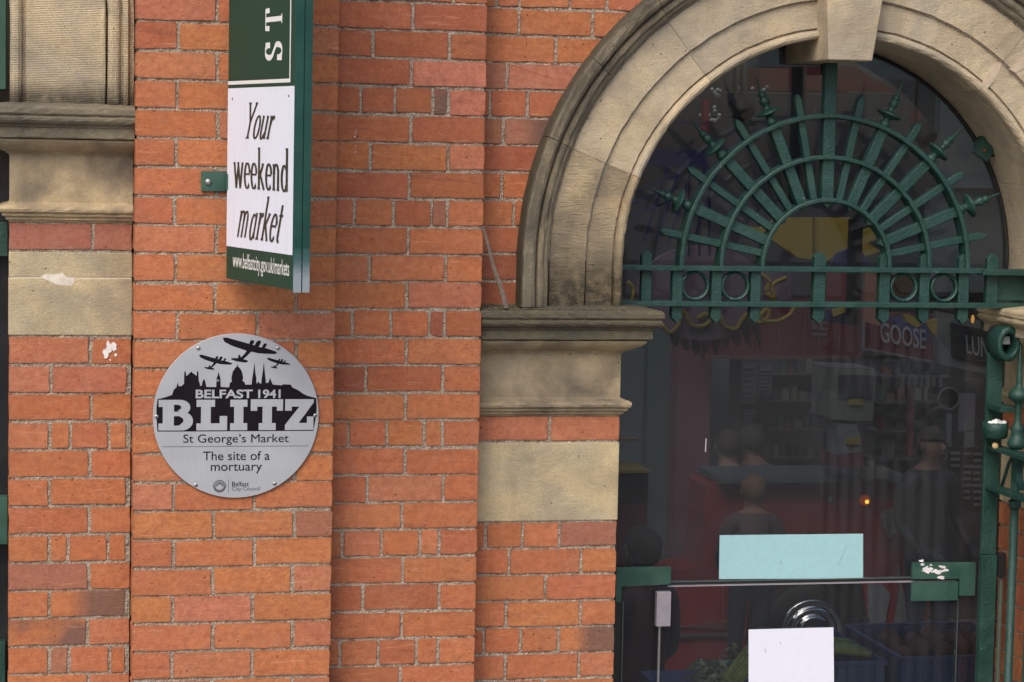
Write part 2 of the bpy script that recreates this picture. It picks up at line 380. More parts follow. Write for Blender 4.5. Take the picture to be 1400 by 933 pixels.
def smooth_noise(n0, n1, cell):
    a = rng.standard_normal((int(n0/cell)+3, int(n1/cell)+3))
    i = np.arange(n0)/cell; j = np.arange(n1)/cell; i0 = i.astype(int); j0 = j.astype(int); fi = (i-i0)[:, None]; fj = (j-j0)[None]
    fi = fi*fi*(3-2*fi); fj = fj*fj*(3-2*fj)
    return (a[i0][:, j0]*(1-fi)*(1-fj)+a[i0+1][:, j0]*fi*(1-fj)+a[i0][:, j0+1]*(1-fi)*fj+a[i0+1][:, j0+1]*fi*fj)
def mortar_sheet(name, fr, u0, u1, v0, v1, step, parent, mask=None, depth=.10, amp=1.0):
    nu, nv = int((u1-u0)/step)+1, int((v1-v0)/step)+1
    u = np.linspace(u0, u1, nu); v = np.linspace(v0, v1, nv)
    h = -.0030+.0016*smooth_noise(nu, nv, .02/step)*amp+.0014*smooth_noise(nu, nv, 1.7)*amp+.0006*rng.standard_normal((nu, nv))*amp
    h = np.clip(h, -.009, -.0015); h[0] = h[-1] = -.006
    UU, VV = np.meshgrid(u, v, indexing='ij')
    fu, fn = np.array(fr.U), np.array(fr.N); O = np.array(fr.O)
    P = O+UU[..., None]*fu+h[..., None]*fn; P[..., 2] += VV
    idx = np.arange(nu*nv).reshape(nu, nv)
    q = np.stack([idx[:-1, :-1], idx[1:, :-1], idx[1:, 1:], idx[:-1, 1:]], -1).reshape(-1, 4)
    if mask is not None:
        cu = ((u[:-1]+u[1:])/2)[:, None]+0*v[None, :-1]; cv = ((v[:-1]+v[1:])/2)[None]+0*u[:-1, None]
        q = q[mask(cu, cv).reshape(-1)]
    P = P.reshape(-1, 3)
    # returns (side faces) so the pier reads solid
    side = []; fn = np.array(fr.N, dtype=float)
    if mask is None:
        n0 = len(P); B = P.copy(); B -= fn*(depth)
        edge = list(idx[:, 0])+list(idx[-1, 1:])+list(idx[::-1, -1][1:])+list(idx[0, ::-1][1:])
        ring = B[edge]; P = np.vstack([P, ring]); m_ = len(edge)
        side = [[edge[i], edge[(i+1) % m_], n0+(i+1) % m_, n0+i] for i in range(m_-1)]
    me = bpy.data.meshes.new(name); me.from_pydata(P.tolist(), [], q.tolist()+side)
    me.polygons.foreach_set('use_smooth', [True]*len(me.polygons)); me.update()
    bm = bmesh.new(); bm.from_mesh(me); bmesh.ops.delete(bm, geom=[w for w in bm.verts if not w.link_faces], context='VERTS'); bm.to_mesh(me); bm.free()
    o = link(name, me, M['mortar']); pl = Vector(parent.get('_wl', parent.location)); o.parent = parent; o.location = -pl; o['_wl'] = (0, 0, 0)
    return o

P_ = .083; Z0 = 3.75
def zl(k): return Z0-P_*k
ROWS = {
'B': {-1:[.562,.789],0:[.453,.676],1:[.564,.791],2:[.450,.678],3:[.568,.794],4:[.449,.680],5:[.567,.796],6:[.447,.682],7:[.567,.798],8:[.450,.684],9:[.564,.800],10:[.456,.687],11:[.566,.802],12:[.455,.688],13:[.568,.804],14:[.456,.690],15:[.569,.802],16:[.450,.684],17:[.567,.803],18:[.451,.687],19:[.565,.799],20:[.451,.682],21:[.567,.802],22:[.449,.683],23:[.567,.803]},
'A': {7:[.219],11:[.214],12:[.101,.322],13:[.217],14:[.098,.157,.268,.322],15:[.214],16:[.098,.322],17:[.212],18:[.097,.151,.266,.322],19:[.212],20:[.098,.322],21:[.209],22:[.099,.156,.274,.322],23:[.213]},
'C': {-2:[1.051,1.27],-1:[1.150],0:[1.032,1.262],1:[1.147],2:[.998,1.100,1.214,1.261],3:[1.149],4:[1.029,1.263],5:[1.147],6:[.983,1.101,1.216,1.263],7:[1.146],8:[1.031,1.262],9:[1.145],10:[.983,1.098,1.215,1.261],11:[1.146],12:[1.026,1.259],13:[1.146],14:[.975,1.091,1.205,1.261],15:[1.148],16:[1.034,1.266],17:[1.141],18:[.963,1.080,1.197,1.257],19:[1.147],20:[1.026,1.260],21:[1.146],22:[.958,1.075,1.192,1.259],23:[1.144]},
'D': {-2:[1.424,1.496,1.653,1.769],-1:[1.495,1.725],0:[1.612],1:[1.462],2:[1.411,1.527],3:[1.453],4:[],5:[1.451],6:[1.491],7:[],8:[],9:[],14:[1.618],18:[1.423,1.539,1.657],19:[1.498,1.728],20:[1.615],21:[1.492,1.729],22:[1.423,1.540,1.661],23:[1.493,1.728],24:[1.611]}}
SEC = {'A': (-.019, .331, .1119), 'B': (.3334, .9143, 0.0), 'C': (.912, 1.3736, .1152), 'D': (1.371, 1.8403, .2291)}
TINT = {  # bricks whose colour stands out in the photograph: (section,row,index) -> colour
 ('C',1,1):'smooth',('D',1,1):'smooth',('D',1,0):'plum',('C',2,4):'smooth',('C',2,3):'plum',('C',4,2):'pink',('C',6,3):'plum',('C',10,3):'deep',('C',10,4):'red',
 ('C',12,0):'deep',('C',-1,1):'red',('D',3,0):'plum',('D',3,1):'plum',('C',1,0):'red',('D',4,0):'red',('D',8,0):'deep',('D',7,0):'red',('D',9,0):'deep',
 ('A',7,0):'plum',('A',7,1):'plum',('D',14,0):'pink',('D',14,1):'pink',('A',14,0):'pink',('A',12,0):'pink',('A',18,0):'mid',('A',19,0):'plum',
 ('B',3,1):'pink',('B',22,1):'pink',('B',23,2):'pink',('B',16,0):'pink',('B',15,0):'pink',('B',17,2):'plum',('D',18,3):'plum',('B',20,1):'pink',('A',22,1):'plum',
 ('D',23,2):'pink',('C',17,0):'mid',('B',19,0):'orange',('B',21,0):'orange',('B',12,2):'orange',('B',14,2):'orange',('B',16,2):'orange',('B',6,0):'mid',('B',4,0):'red',('B',0,0):'red'}
BURN = {('A',20,1):'burnt_end',('A',21,0):'burnt',('D',22,3):'burnt_end',('C',2,3):'burnt',('D',3,1):'burnt_end'}
ACX, ACZ, ARI = 2.5475, 3.065, .708
HOOD_R = .985
fac = empty('market_building', (1.5, .3, 0), 'red brick market hall wall with stepped brick piers and pale sandstone arches', 'building')
fac['_wl'] = (1.5, .3, 0)
frames = {k: Frame((0, y, 0), (1, 0, 0), (0, -1, 0)) for k, (a, b, y) in SEC.items()}
def hood_x(z, r=HOOD_R):
    dz = max(0.0, z-ACZ)
    return ACX-(math.sqrt(max(r*r-dz*dz, 0)) if dz < r else 0.0)
stuff = {k: MB() for k in SEC}
palette_by = {'B': ['orange', 'orange', 'mid', 'mid', 'orange', 'orange', 'pink'], 'A': ['mid', 'mid', 'orange', 'mid', 'pink'], 'C': ['mid', 'mid', 'orange', 'mid', 'mid', 'mid', 'red', 'pink'], 'D': ['mid', 'orange', 'mid', 'mid']}
wall = {}
for s, (x0, x1, y) in SEC.items():
    fr = frames[s]
    if s == 'A': ms = [mortar_sheet('wall', fr, x0+.004, x1, 1.70, 3.50, .005, fac)]
    elif s == 'D':
        msk = lambda u, v: ((np.hypot(u-ACX, np.maximum(v-ACZ, 0)) > .96) | (v < 2.93)) & (u > 0)
        ms = [mortar_sheet('wall', fr, x0, 1.836, 1.62, 3.90, .005, fac, msk)]
    else: ms = [mortar_sheet('wall', fr, x0+(.004 if s == 'B' else 0), x1-.004, 1.66, 3.92, .005, fac, depth=.115)]
    w = wall[s] = ms[0]
    rows = ROWS[s]
    for k in range(-9, 45):
        zt, zb = zl(k)-.0041, zl(k+1)+.0041
        if zb < .02: continue
        shown = k in rows
        if s == 'A' and (k in (8, 9, 10) or 3 <= k < 7 or (k < 3)): continue
        if s == 'D' and (10 <= k < 14 or k in (15, 16, 17)): continue
        js = rows.get(k)
        if js is None:
            o_ = .112*(k % 2); js = [x for x in np.arange(x0-.1+o_, x1, .232) if x0+.05 < x < x1-.05]
        ed = [x0]+list(js)+[x1]
        for i in range(len(ed)-1):
            a = ed[i]+(.0045 if i else 0); b = ed[i+1]-(.0045 if i < len(ed)-2 else 0)
            if b-a < .012: continue
            wob = random.gauss(0, .0012); bt = bb = b
            if s == 'D' and k < 10:
                ht, hb = hood_x(zt), hood_x(zb)
                bt, bb = min(b, ht), min(b, hb)
                if k < 4 and i == len(ed)-2: bt, bb = ht, hb
                if bt-a < .02 and bb-a < .02: continue
                bt, bb = max(bt, a+.01), max(bb, a+.01)
            pts = [(a, zb+wob), (bb, zb+wob+random.gauss(0, .0008)), (bt, zt+wob), (a, zt+wob)]
            if shown:
                c = TINT.get((s, k, i)) or random.choice(palette_by[s])
                if s == 'C' and k < 4 and (s, k, i) not in TINT: c = random.choice(['red', 'mid', 'red'])
                mt = M[BURN[(s, k, i)]] if (s, k, i) in BURN else None
                if w.name: add_brick(fr, pts, .10, c, w, mt)
            else:
                vs, fs = brick_mesh(pts, .10); stuff[s].add([fr.p(*q) for q in vs], fs)
    # brickwork outside the picture, above and below, and its mortar
    x1b = x1-.003
    if s in 'BC': MB().box(x0+.003, x1b, y+.004, y+.11, 3.92, 4.5).box(x0+.003, x1b, y+.004, y+.11, 0, 1.66).build('mortar_bed', M['mortar'], w, loc=(0, 0, 0))
    elif s == 'A': MB().box(x0+.003, x1b, y+.004, y+.11, 0, 1.70).build('mortar_bed', M['mortar'], w, loc=(0, 0, 0))
    else: MB().box(x0+.003, x1b, y+.004, y+.11, 0, 1.62).build('mortar_bed', M['mortar'], w, loc=(0, 0, 0))
    o = stuff[s].build('brick_course', M['brick_stuff'], w, loc=(0, 0, 0)); o['kind'] = 'stuff'

# wall above the arch, and the far pier to the right of the opening
frD = frames['D']
mb = MB()
for k in range(-9, 45):
    zt, zb = zl(k)-.0041, zl(k+1)+.0041
    if zb < .02: continue
    off = .116*(k % 2)
    for x in np.arange(1.85+off-.232, 3.98, .232):
        a, b = x+.0045, x+.2275
        zm = (zt+zb)/2
        if zm > ACZ:
            dz = zm-ACZ; h = math.sqrt(.99**2-dz*dz) if dz < .99 else 0
            if b > ACX-h and a < ACX+h:
                if a < ACX-h: b = min(b, ACX-h)
                elif b > ACX+h: a = max(a, ACX+h)
                else: continue
            if a < 1.86 and k > -3: continue
        elif 2.585 < zm: 
            if a < 3.257+.33 or zm < 2.93: continue
        else:
            if 2.2556 < zm < 2.504 and a < 3.74: continue
            if b < 3.30: continue
            a = max(a, 3.257)
        a, b = max(a, 1.845), min(b, 3.725)
        if b-a < .02: continue
        vs, fs = brick_mesh([(a, zb), (b, zb), (b, zt), (a, zt)], .10); mb.add([frD.p(*q) for q in vs], fs)
o = mb.build('brick_course', M['brick_stuff'], wall['D'], loc=(0, 0, 0)); o['kind'] = 'stuff'
msk = lambda u, v: ((np.hypot(u-ACX, np.maximum(v-ACZ, 0)) > .97) & (v > ACZ)) | ((u > 3.262) & (v <= ACZ))
mortar_sheet('mortar_bed', frD, 1.84, 3.73, 0, 4.5, .02, wall['D'], msk)
MB().box(3.725, 4.9, .115, .5, 0, 4.5).build('mortar_bed', M['brick_stuff'], wall['D'], loc=(0, 0, 0))

# right-hand reveal of the opening: brick jamb facing left, brick by brick
frR = Frame((3.257, .229, 0), (0, 1, 0), (-1, 0, 0))   # u = depth behind the face
MB().box(3.262, 3.7, .236, .60, 0, 2.9).build('mortar_bed', M['mortar'], wall['D'], loc=(0, 0, 0))
for k in range(14, 28):
    zt, zb = zl(k)-.0041, zl(k+1)+.0041
    if k in (15, 16, 17): continue
    for (a, b) in ([(0, .222), (.232, .34)] if k % 2 else [(0, .105), (.114, .34)]):
        pts = [(a, zb), (b, zb), (b, zt), (a, zt)]
        if k < 26: add_brick(frR, pts, .06, random.choice(['mid', 'orange', 'red']), wall['D'])
mb = MB()
for k in range(26, 45):
    zt, zb = zl(k)-.0041, zl(k+1)+.0041
    if zb < .02: continue
    for (a, b) in ([(0, .222), (.232, .34)] if k % 2 else [(0, .105), (.114, .34)]):
        vs, fs = brick_mesh([(a, zb), (b, zb), (b, zt), (a, zt)], .06); mb.add([frR.p(*q) for q in vs], fs)
o = mb.build('brick_course', M['brick_stuff'], wall['D'], loc=(0, 0, 0)); o['kind'] = 'stuff'
# hidden jambs and solid core of the wall
MB().box(1.38, 1.838, .236, .62, 0, 2.58).build('mortar_bed', M['mortar'], wall['D'], loc=(0, 0, 0))
MB().box(.34, 1.365, .122, .62, 0, 4.5).build('mortar_bed', M['mortar'], wall['C'], loc=(0, 0, 0))
MB().box(-.012, .33, .215, .62, 0, 3.17).build('mortar_bed', M['mortar'], wall['A'], loc=(0, 0, 0))

# ------------------------------------------------------------------ stonework
def sweep(path, prof, wear=.0, seed=1, closed_ends=True):
    """path: list of (x,y,nx,ny) stations with outward mitre vector; prof: (out,z)"""
    rr = random.Random(seed); vs = []; fs = []; n = len(prof)
    for (x, y, nx, ny) in path:
        d = [rr.gauss(0, wear) for _ in range(n)]
        for i, (o, z) in enumerate(prof): vs.append((x+nx*(o+d[i]*(o > .004)), y+ny*(o+d[i]*(o > .004)), z+d[i]*.5))
    for i in range(len(path)-1):
        for k in range(n-1): fs.append([i*n+k, i*n+k+1, (i+1)*n+k+1, (i+1)*n+k])
    if closed_ends: fs += [list(range(n)), [(len(path)-1)*n+k for k in range(n)][::-1]]
    return vs, fs
CAPP = [(-.06, .345), (-.01, .345), (.02, .343), (.100, .334), (.105, .331), (.107, .325), (.107, .313), (.104, .309), (.100, .308), (.101, .305), (.104, .300), (.103, .293), (.097, .286), (.088, .281), (.084, .279), (.083, .275), (.079, .273), (.079, .270), (.079, .246), (.077, .243), (.066, .242), (.0, .240), (-.06, .240)]
BEDP = [(-.06, .2395), (.0655, .2395), (.064, .233), (.054, .224), (.038, .214), (.022, .206), (.012, .203), (.009, .199), (.003, .197), (.002, .194), (.0, .190), (.0, .12), (0, .058), (.004, .054), (.020, .049), (.029, .045), (.032, .038), (.030, .031), (.024, .027), (.021, .026), (.020, .019), (.015, .016), (.012, .015), (.010, .008), (.003, .004), (0, 0), (-.06, 0)]
def impost(zb, xa, xj, yf, sgn, mats, wear=.0009):
    """xa wall end, xj jamb corner; sgn +1 opening lies to +x"""
    st = []
    for t in np.arange(0, 1, .018/abs(xj-xa)): st.append((xa+(xj-xa)*t, yf, 0, -1))
    st.append((xj, yf, sgn, -1))
    for t in np.linspace(.08, 1, 14): st.append((xj, yf+.35*t, sgn, 0))
    for prof, mt, nm in ((CAPP, mats[0], 'cornice'), (BEDP, mats[1], 'impost')):
        pr = [(o, z+zb) for o, z in prof]
        vs, fs = sweep(st, pr, wear, int(zb*100)+sgn)
        o = mk(nm, vs, fs, mt, None, False, loc=(0, 0, 0)); o.parent = fac; o.location = -Vector(fac['_wl']); o['_wl'] = (0, 0, 0)
        for p in o.data.polygons: p.use_smooth = False
        if nm == 'cornice': o['label'] = 'dark weathered moulded ledge'
impost(2.585, 1.371, 1.8403, .2291, 1, (M['stone_cap'], M['stone_imp']))
impost(2.585, 3.73, 3.257, .2291, -1, (M['stone_block'], M['stone_block']))
impost(3.168, .3325, -.019, .1119, -1, (M['stone_cap2'], M['stone_imp']))
def stone_box(x0, x1, y0, y1, z0, z1, mat, name='stone_block', bev=.003):
    o = MB().box(x0, x1, y0, y1, z0, z1, bev).build(name, mat, fac); return o
stone_box(1.372, 1.8415, .2275, .6, 2.258, 2.502, M['stone_block'])
stone_box(3.256, 3.72, .2275, .6, 2.258, 2.502, M['stone_block'])
za = at(80, 380, .1119)[1]
stone_box(-.021, .3325, .1105, .6, zl(11)+.004, za-.0012, M['stone_block'])
stone_box(-.020, .3325, .1115, .6, za+.0012, zl(8)-.004, M['stone_block'])
MB().box(-.015, .330, .1130, .2, za-.0015, za+.0015).build('lime_joint', M['lime'], fac)

AP = [(.708, .60), (.708, .45), (.7085, .300), (.711, .262), (.709, .252), (.708, .240), (.709, .228), (.713, .219), (.720, .214), (.728, .215), (.734, .221), (.737, .232), (.738, .242), (.742, .242), (.744, .229), (.80, .229), (.8255, .229), (.827, .236), (.830, .236), (.832, .216), (.90, .215), (.944, .215), (.946, .222), (.949, .222), (.951, .205), (.955, .196), (.962, .190), (.968, .190), (.970, .182), (.976, .176), (.984, .174), (.991, .178), (.995, .186), (.9985, .186), (1.0, .166), (1.004, .158), (1.012, .152), (1.022, .150), (1.034, .147), (1.041, .147), (1.045, .152), (1.046, .165), (1.046, .29)]
SPLIT = 23                     # AP[:24] voussoir, the rest hood
def arch_piece(cx, cz, a0, a1, pr, name, mat, yoff=0, stilt=0, wear=.0007, seed=0, crown=None):
    """a in degrees measured from +x; stilt: straight leg below the springing"""
    rr = random.Random(seed); st = []
    if stilt: st += [('s', stilt-.0005), ('s', stilt*.5)]
    n = max(2, int(abs(a1-a0)/1.6)); st += [('a', a0+(a1-a0)*i/n) for i in range(n+1)]
    pp = pr; vs = []; fs = []; m_ = len(pp)
    for kind, t in st:
        ang = math.radians(a0 if kind == 's' else t); ca, sa = math.cos(ang), math.sin(ang)
        for (r, y) in pp:
            w = rr.gauss(0, wear) if .16 < y < .30 or y < .2 else 0
            y_ = y+yoff+w
            if kind == 's': vs.append((cx+(r+w)*(1 if ca > 0 else -1), y_, cz-t))
            else: vs.append((cx+(r+w)*ca, y_, cz+(r+w)*sa))
    for i in range(len(st)-1):
        for k in range(m_-1): fs.append([i*m_+k, i*m_+k+1, (i+1)*m_+k+1, (i+1)*m_+k])
    fs += [list(range(m_)), [(len(st)-1)*m_+k for k in range(m_)][::-1]]
    fm = None
    if name == 'hood_stone' and mat is M['stone_hood']:
        fm = [1 if k >= m_-6 else 0 for i in range(len(st)-1) for k in range(m_-1)]+[0, 0]; mat = [mat, M['stone_moss']]
    o = mk(name, vs, fs, mat, fmat=fm); o.parent = fac; o.location = -Vector(fac['_wl']); o['_wl'] = (0, 0, 0); return o
def close(pr, yb): return pr+[(pr[-1][0], yb), (pr[0][0], yb)] if pr[0][1] < yb-.01 else pr+[(pr[-1][0], pr[0][1])]
VP, HP = close(AP[:24], .60), close(AP[24:], .40)
g = .05
# main arch: stones between real joints measured at 158, 128, 51 and 22 degrees
for i, (a0, a1) in enumerate([(180, 158.6), (158.6, 128.4), (128.4, 96.5), (83.5, 51.4), (51.4, 21.5), (21.5, 0)]):
    lo, hi = (a0-g*(i > 0), a1+g) if a0 > 90 or i < 3 else (a0-g, a1+g)
    st = 0
    if i == 0:
        arch_piece(ACX, ACZ, 180, a1+g, VP, 'voussoir', M['stone_low'], stilt=.138, seed=i)
        arch_piece(ACX, ACZ, 180, a1+g, HP, 'hood_stone', M['stone_hood'], stilt=.138, seed=i+20)
    elif i == 5:
        arch_piece(ACX, ACZ, 0, a0-g, VP, 'voussoir', M['stone'], stilt=.138, seed=i)
        arch_piece(ACX, ACZ, 0, a0-g, HP, 'hood_stone', M['stone_hood'], stilt=.138, seed=i+20)
    else:
        arch_piece(ACX, ACZ, lo, hi, VP, 'voussoir', M['stone'], seed=i)
        for h0, h1 in ((lo, (lo+hi)/2+g), ((lo+hi)/2-g, hi)):
            arch_piece(ACX, ACZ, h0, h1, HP, 'hood_stone', M['stone_hood'], seed=int(h0))
# joint packing behind the stone joints
jp = [(.712, .56), (.712, .30), (.715, .25), (.75, .2335), (.82, .2335), (.834, .2195), (.94, .2195), (.99, .20), (1.04, .165), (1.04, .50)]
o = arch_piece(ACX, ACZ, 0.2, 179.8, jp+[(.712, .50)], 'joint_mortar', M['mortar'], wear=0)
# keystone
kz0, kz1 = 3.700, 4.15
def keyx(z, side): return (2.4535 + (z-kz0)*-.062) if side < 0 else (2.5960 + (z-kz0)*.145)
vs = []
for y in (.130, .62):
    for z in (kz0, kz0+.1, kz0+.2, kz1): vs += [(keyx(z, -1), y, z), (keyx(z, 1), y, z)]
fs = [[0, 1, 9, 8], [6, 14, 15, 7]]
for k in range(3):
    a = 2*k; fs += [[a, a+2, a+3, a+1], [8+a, 9+a, 11+a, 10+a], [a, 8+a, 10+a, a+2], [a+1, a+3, 11+a, 9+a]]
ko = mk('keystone', vs, fs, M['stone']); ko.parent = fac; ko.location = -Vector(fac['_wl'])
bv = ko.modifiers.new('bevel', 'BEVEL'); bv.width = .004; bv.segments = 2
# left arch (only its right springing is in the picture)
LCX, LCZ = -.019-.708, 3.752
VP2 = close([(r, y) for r, y in [(.708, .60), (.7085, .30), (.709, .238), (.713, .222), (.722, .214), (.732, .216), (.740, .224), (.746, .240), (.752, .242), (.754, .233), (.84, .229), (.920, .229), (.962, .229), (.965, .222), (.969, .217), (.976, .217), (.979, .222), (.981, .228)]], .60)
HP2 = close([(.984, .226), (.986, .205), (.990, .199), (.998, .196), (1.008, .196), (1.015, .199), (1.020, .206), (1.022, .212), (1.026, .212), (1.029, .196), (1.034, .190), (1.041, .190), (1.045, .198), (1.048, .206), (1.054, .207), (1.058, .207), (1.058, .29)], .5)
for i, (a0, a1) in enumerate([(0, 21.5), (21.8, 52), (52.3, 88)]):
    arch_piece(LCX, LCZ, a0, a1, VP2, 'voussoir', M['stone_left'], yoff=-.117, stilt=.244 if i == 0 else 0, seed=50+i)
    arch_piece(LCX, LCZ, a0, a1, HP2, 'hood_stone', M['stone_left'], yoff=-.117, stilt=.244 if i == 0 else 0, seed=60+i)
# brick backing over the left arch
vs = [(LCX, .14, LCZ)]
mb = MB(); mb.prism([(LCX+1.0*math.cos(math.radians(a)), LCZ+1.0*math.sin(math.radians(a))) for a in range(0, 91, 6)]+[(LCX, 4.9), (.333, 4.9), (.333, LCZ)], .13, .5)
mb.build('mortar_bed', M['brick_stuff'], wall['A'], loc=(0, 0, 0))

# splashes, smears on the wall
def splat(cx, cz, w, h, y, n, seed, name='white_splash', mat=None, parent=None, nrm=None):
    rr = random.Random(seed); mb = MB()
    for i in range(n):
        ux, uz = rr.gauss(0, .28)*w, rr.gauss(0, .28)*h; r = rr.uniform(.10, .30)*min(w, h)*(1.4 if i < 3 else .8)
        k = 9; poly = [(cx+ux+r*rr.uniform(.45, 1.2)*math.cos(6.283*j/k), cz+uz+r*1.3*rr.uniform(.45, 1.25)*math.sin(6.283*j/k)) for j in range(k)]
        mb.prism(poly, y-.0005-.00004*i, y+.001)
    return mb.build(name, mat or M['splash'], parent or fac)
X, Z = at(148, 480, .108); splat(X, Z, .035, .055, .1095, 12, 3)
X, Z = at(486, 183, .11); splat(X, Z, .007, .03, .1125, 7, 5); X, Z = at(486, 200, .11); splat(X, Z, .006, .035, .1125, 5, 6)
X, Z = at(78, 381, .11)
mb = MB(); mb.prism([at(a, b, .109) for a, b in [(55, 379.5), (62, 375), (78, 375), (86, 373), (90, 379), (101, 380), (103, 384), (97, 391), (84, 390), (76, 389), (66, 384)]], .1100, .112); mb.build('plaster_patch', M['lime'], fac)
# pale mortar repair smears on the right-hand arch stones
for pts in ([(1378, 95), (1390, 84), (1400, 76), (1400, 92), (1386, 100)], [(1342, 116), (1352, 100), (1362, 86), (1371, 84), (1366, 98), (1360, 110), (1350, 122)]):
    MB().prism([at(a, b, .226) for a, b in pts], .2135 if pts[0][0] > 1370 else .2275, .24).build('mortar_patch', M['splash'] if 0 else m_plain('pale_mortar_repair', (.46, .37, .27), .9, 0, .12, .5), fac)

# grit and moss on the ledge
rr = random.Random(5); mb = MB()
for i in range(240):
    x = rr.uniform(1.38, 1.83) if i < 150 else rr.uniform(1.38, 1.56)
    y = .2291-rr.random()**1.6*.10; 
    if x > 1.50: y = max(min(y, .148), .128) if i < 100 else .222-rr.random()*.012
    s_ = rr.uniform(.002, .006); z = 2.929-(.2291-y)*.10+.002
    if x > 1.56 and y > .2: continue
    mb.add([(x+s_*rr.uniform(.5, 1.2)*a, y+s_*rr.uniform(.5, 1.2)*b, z+s_*c*.7) for a, b, c in ((-1, 0, 0), (1, 0, 0), (0, -1, 0), (0, 1, 0), (0, 0, 1), (0, 0, -1))],
           [[0, 2, 4], [2, 1, 4], [1, 3, 4], [3, 0, 4], [2, 0, 5], [1, 2, 5], [3, 1, 5], [0, 3, 5]])
o = mb.build('ledge_grit', M['debris'], None); tag(o, 'mossy grit and debris lying along the stone ledge', 'grit', kind='stuff')
# stick leaning in the corner on the ledge
x0, z0 = at(692, 417, .135); x1, z1 = at(660, 311, .105)
mb = MB(); a = Vector((x0, .135, 2.927)); b = Vector((x1, .110, z1))
mb.tube([a.lerp(b, t)+Vector((.002*math.sin(9*t), 0, 0)) for t in np.linspace(0, 1, 9)], [.0085-.0045*t for t in np.linspace(0, 1, 9)], 6)
tag(mb.build('wooden_stick', M['wood'], None, loc=tuple(a)), 'thin grey wooden stick leaning in the brick corner on the stone ledge', 'stick')

# ------------------------------------------------------------------ glazing
gz = empty('glass_entrance', (2.55, .55, 0), 'large dark arched window over a frameless glass door with green corner fittings', 'window'); gz['_wl'] = (2.55, .55, 0)
poly = [(1.836, 2.000), (3.262, 2.000), (3.262, ACZ)]+[(ACX+.714*math.cos(math.radians(a)), ACZ+.714*math.sin(math.radians(a))) for a in range(3, 180, 3)]+[(1.836, ACZ)]
MB().prism(poly, .55, .558).build('window_pane', M['glass'], gz)
MB().box(1.950, 3.108, .530, .541, .02, 1.984).build('door_pane', M['glass_door'], gz)
MB().box(3.116, 3.25, .536, .546, .02, 1.994).build('side_pane', M['glass_door'], gz)
MB().box(2.094, 3.10, .528, .543, 1.9845, 1.9875).build('door_edge', M['steel'], gz)
MB().box(2.094, 3.116, .540, .560, 1.9965, 1.9995).build('pane_edge', M['edge'], gz)
MB().box(2.10, 3.11, .544, .556, 1.9878, 1.9962).build('seal_strip', M['dark'], gz)
MB().prism([(1.916, 1.940), (1.934, 1.940), (1.934, 1.992), (2.100, 1.996), (2.100, 2.054), (1.916, 2.054)], .512, .526).build('corner_fitting', M['green_flat'], gz)
MB().prism([(2.938, 1.998), (3.107, 1.996), (3.107, 1.939), (3.163, 1.938), (3.163, 2.050), (2.938, 2.053)], .512, .526).build('corner_fitting', M['green_flat'], gz)['label'] = 'green fitting with flaking white paint'
MB().box(2.938, 3.103, .513, .526, 1.923, 1.986, .001).build('hinge_fitting', M['green_flat'], gz)
X, Z = at(1271, 780, .511)
mb = MB(); rr = random.Random(4)
for i in range(22):
    t = rr.random(); cx_, cz_ = X-.03+.075*t+rr.gauss(0, .005), Z+.015-.026*t+rr.gauss(0, .007)+(.01 if t > .5 and i % 2 else 0); r = rr.uniform(.002, .008)
    mb.prism([(cx_+r*2.0*rr.uniform(.2, 1.3)*math.cos(6.283*j/8), cz_+r*rr.uniform(.4, 1.2)*math.sin(6.283*j/8)) for j in range(8)], .5110-.00005*i, .5125)
mb.build('bare_patch', M['splash'], gz)
MB().box(1.912, 1.950, .530, .548, .02, 2.0).build('jamb_post', M['dark'], gz)
MB().box(1.943, 1.9465, .524, .530, .02, 1.94).build('post_edge', M['edge'], gz)
MB().box(3.1105, 3.1135, .53, .545, .02, 1.925).build('pane_edge', M['edge'], gz)
mb = MB().box(2.048, 2.096, .487, .512, 1.862, 1.976, .002); h = mb.build('door_handle', M['steel'], gz)
MB().tube([(2.064, .505, 1.864), (2.064, .505, 1.0)], .0045, 8).build('pull_rod', M['screw'], h)
MB().box(2.055, 2.088, .512, .53, 1.9, 1.94).build('handle_mount', M['steel'], h)
# window rim along the arch
pts = [(ACX+.700*math.cos(math.radians(a)), .545, ACZ+.700*math.sin(math.radians(a))) for a in range(0, 181, 4)]
MB().tube([(3.247, .545, 2.93)]+pts+[(1.848, .545, 2.93)], .006, 6).build('window_seal', M['dark'], gz)
# notices stuck to the glass
def sheet(name, px, Y, mat, label):
    c = [at(x, y, Y) for x, y in px]; mb = MB(); mb.prism([c[0], c[1], c[2], c[3]], Y, Y+.0012)
    o = mb.build(name, mat); tag(o, label, 'notice'); return o
sheet('paper_notice', [(983, 792), (1180, 791), (1180, 730), (984, 732)], .5475, M['paper_cyan'], 'wide blank pale blue notice taped on the glass above the door')
sheet('paper_notice', [(1023.5, 960), (1140.5, 960), (1139.5, 858), (1023.5, 861)], .5275, M['paper_white'], 'upright blank white notice taped on the glass door')
for nm, a, b_, w_, Yn in (('pen_mark', (1146, 773), (1158, 745), .0022, .5474), ('pen_mark', (1046, 887), (1047, 893), .0014, .5274), ('pen_mark', (1067, 878), (1067.5, 882), .0014, .5274), ('pen_mark', (1068, 766), (1068, 772), .0012, .5474)):
    (xa_, za_), (xb_, zb_) = at(*a, Yn), at(*b_, Yn); o_ = MB().tube([(xa_, Yn, za_), (xb_, Yn, zb_)], w_*.5, 5).build(nm, M['greyprint'] if w_ < .002 else m_plain('faint_crease', (.25, .40, .42), .6))
    par = [q for q in COL.objects if q.name.startswith('paper_notice')][0 if Yn > .54 else 1]; w0 = Vector(o_.location); o_.parent = par; o_.location = w0-Vector(par.location)
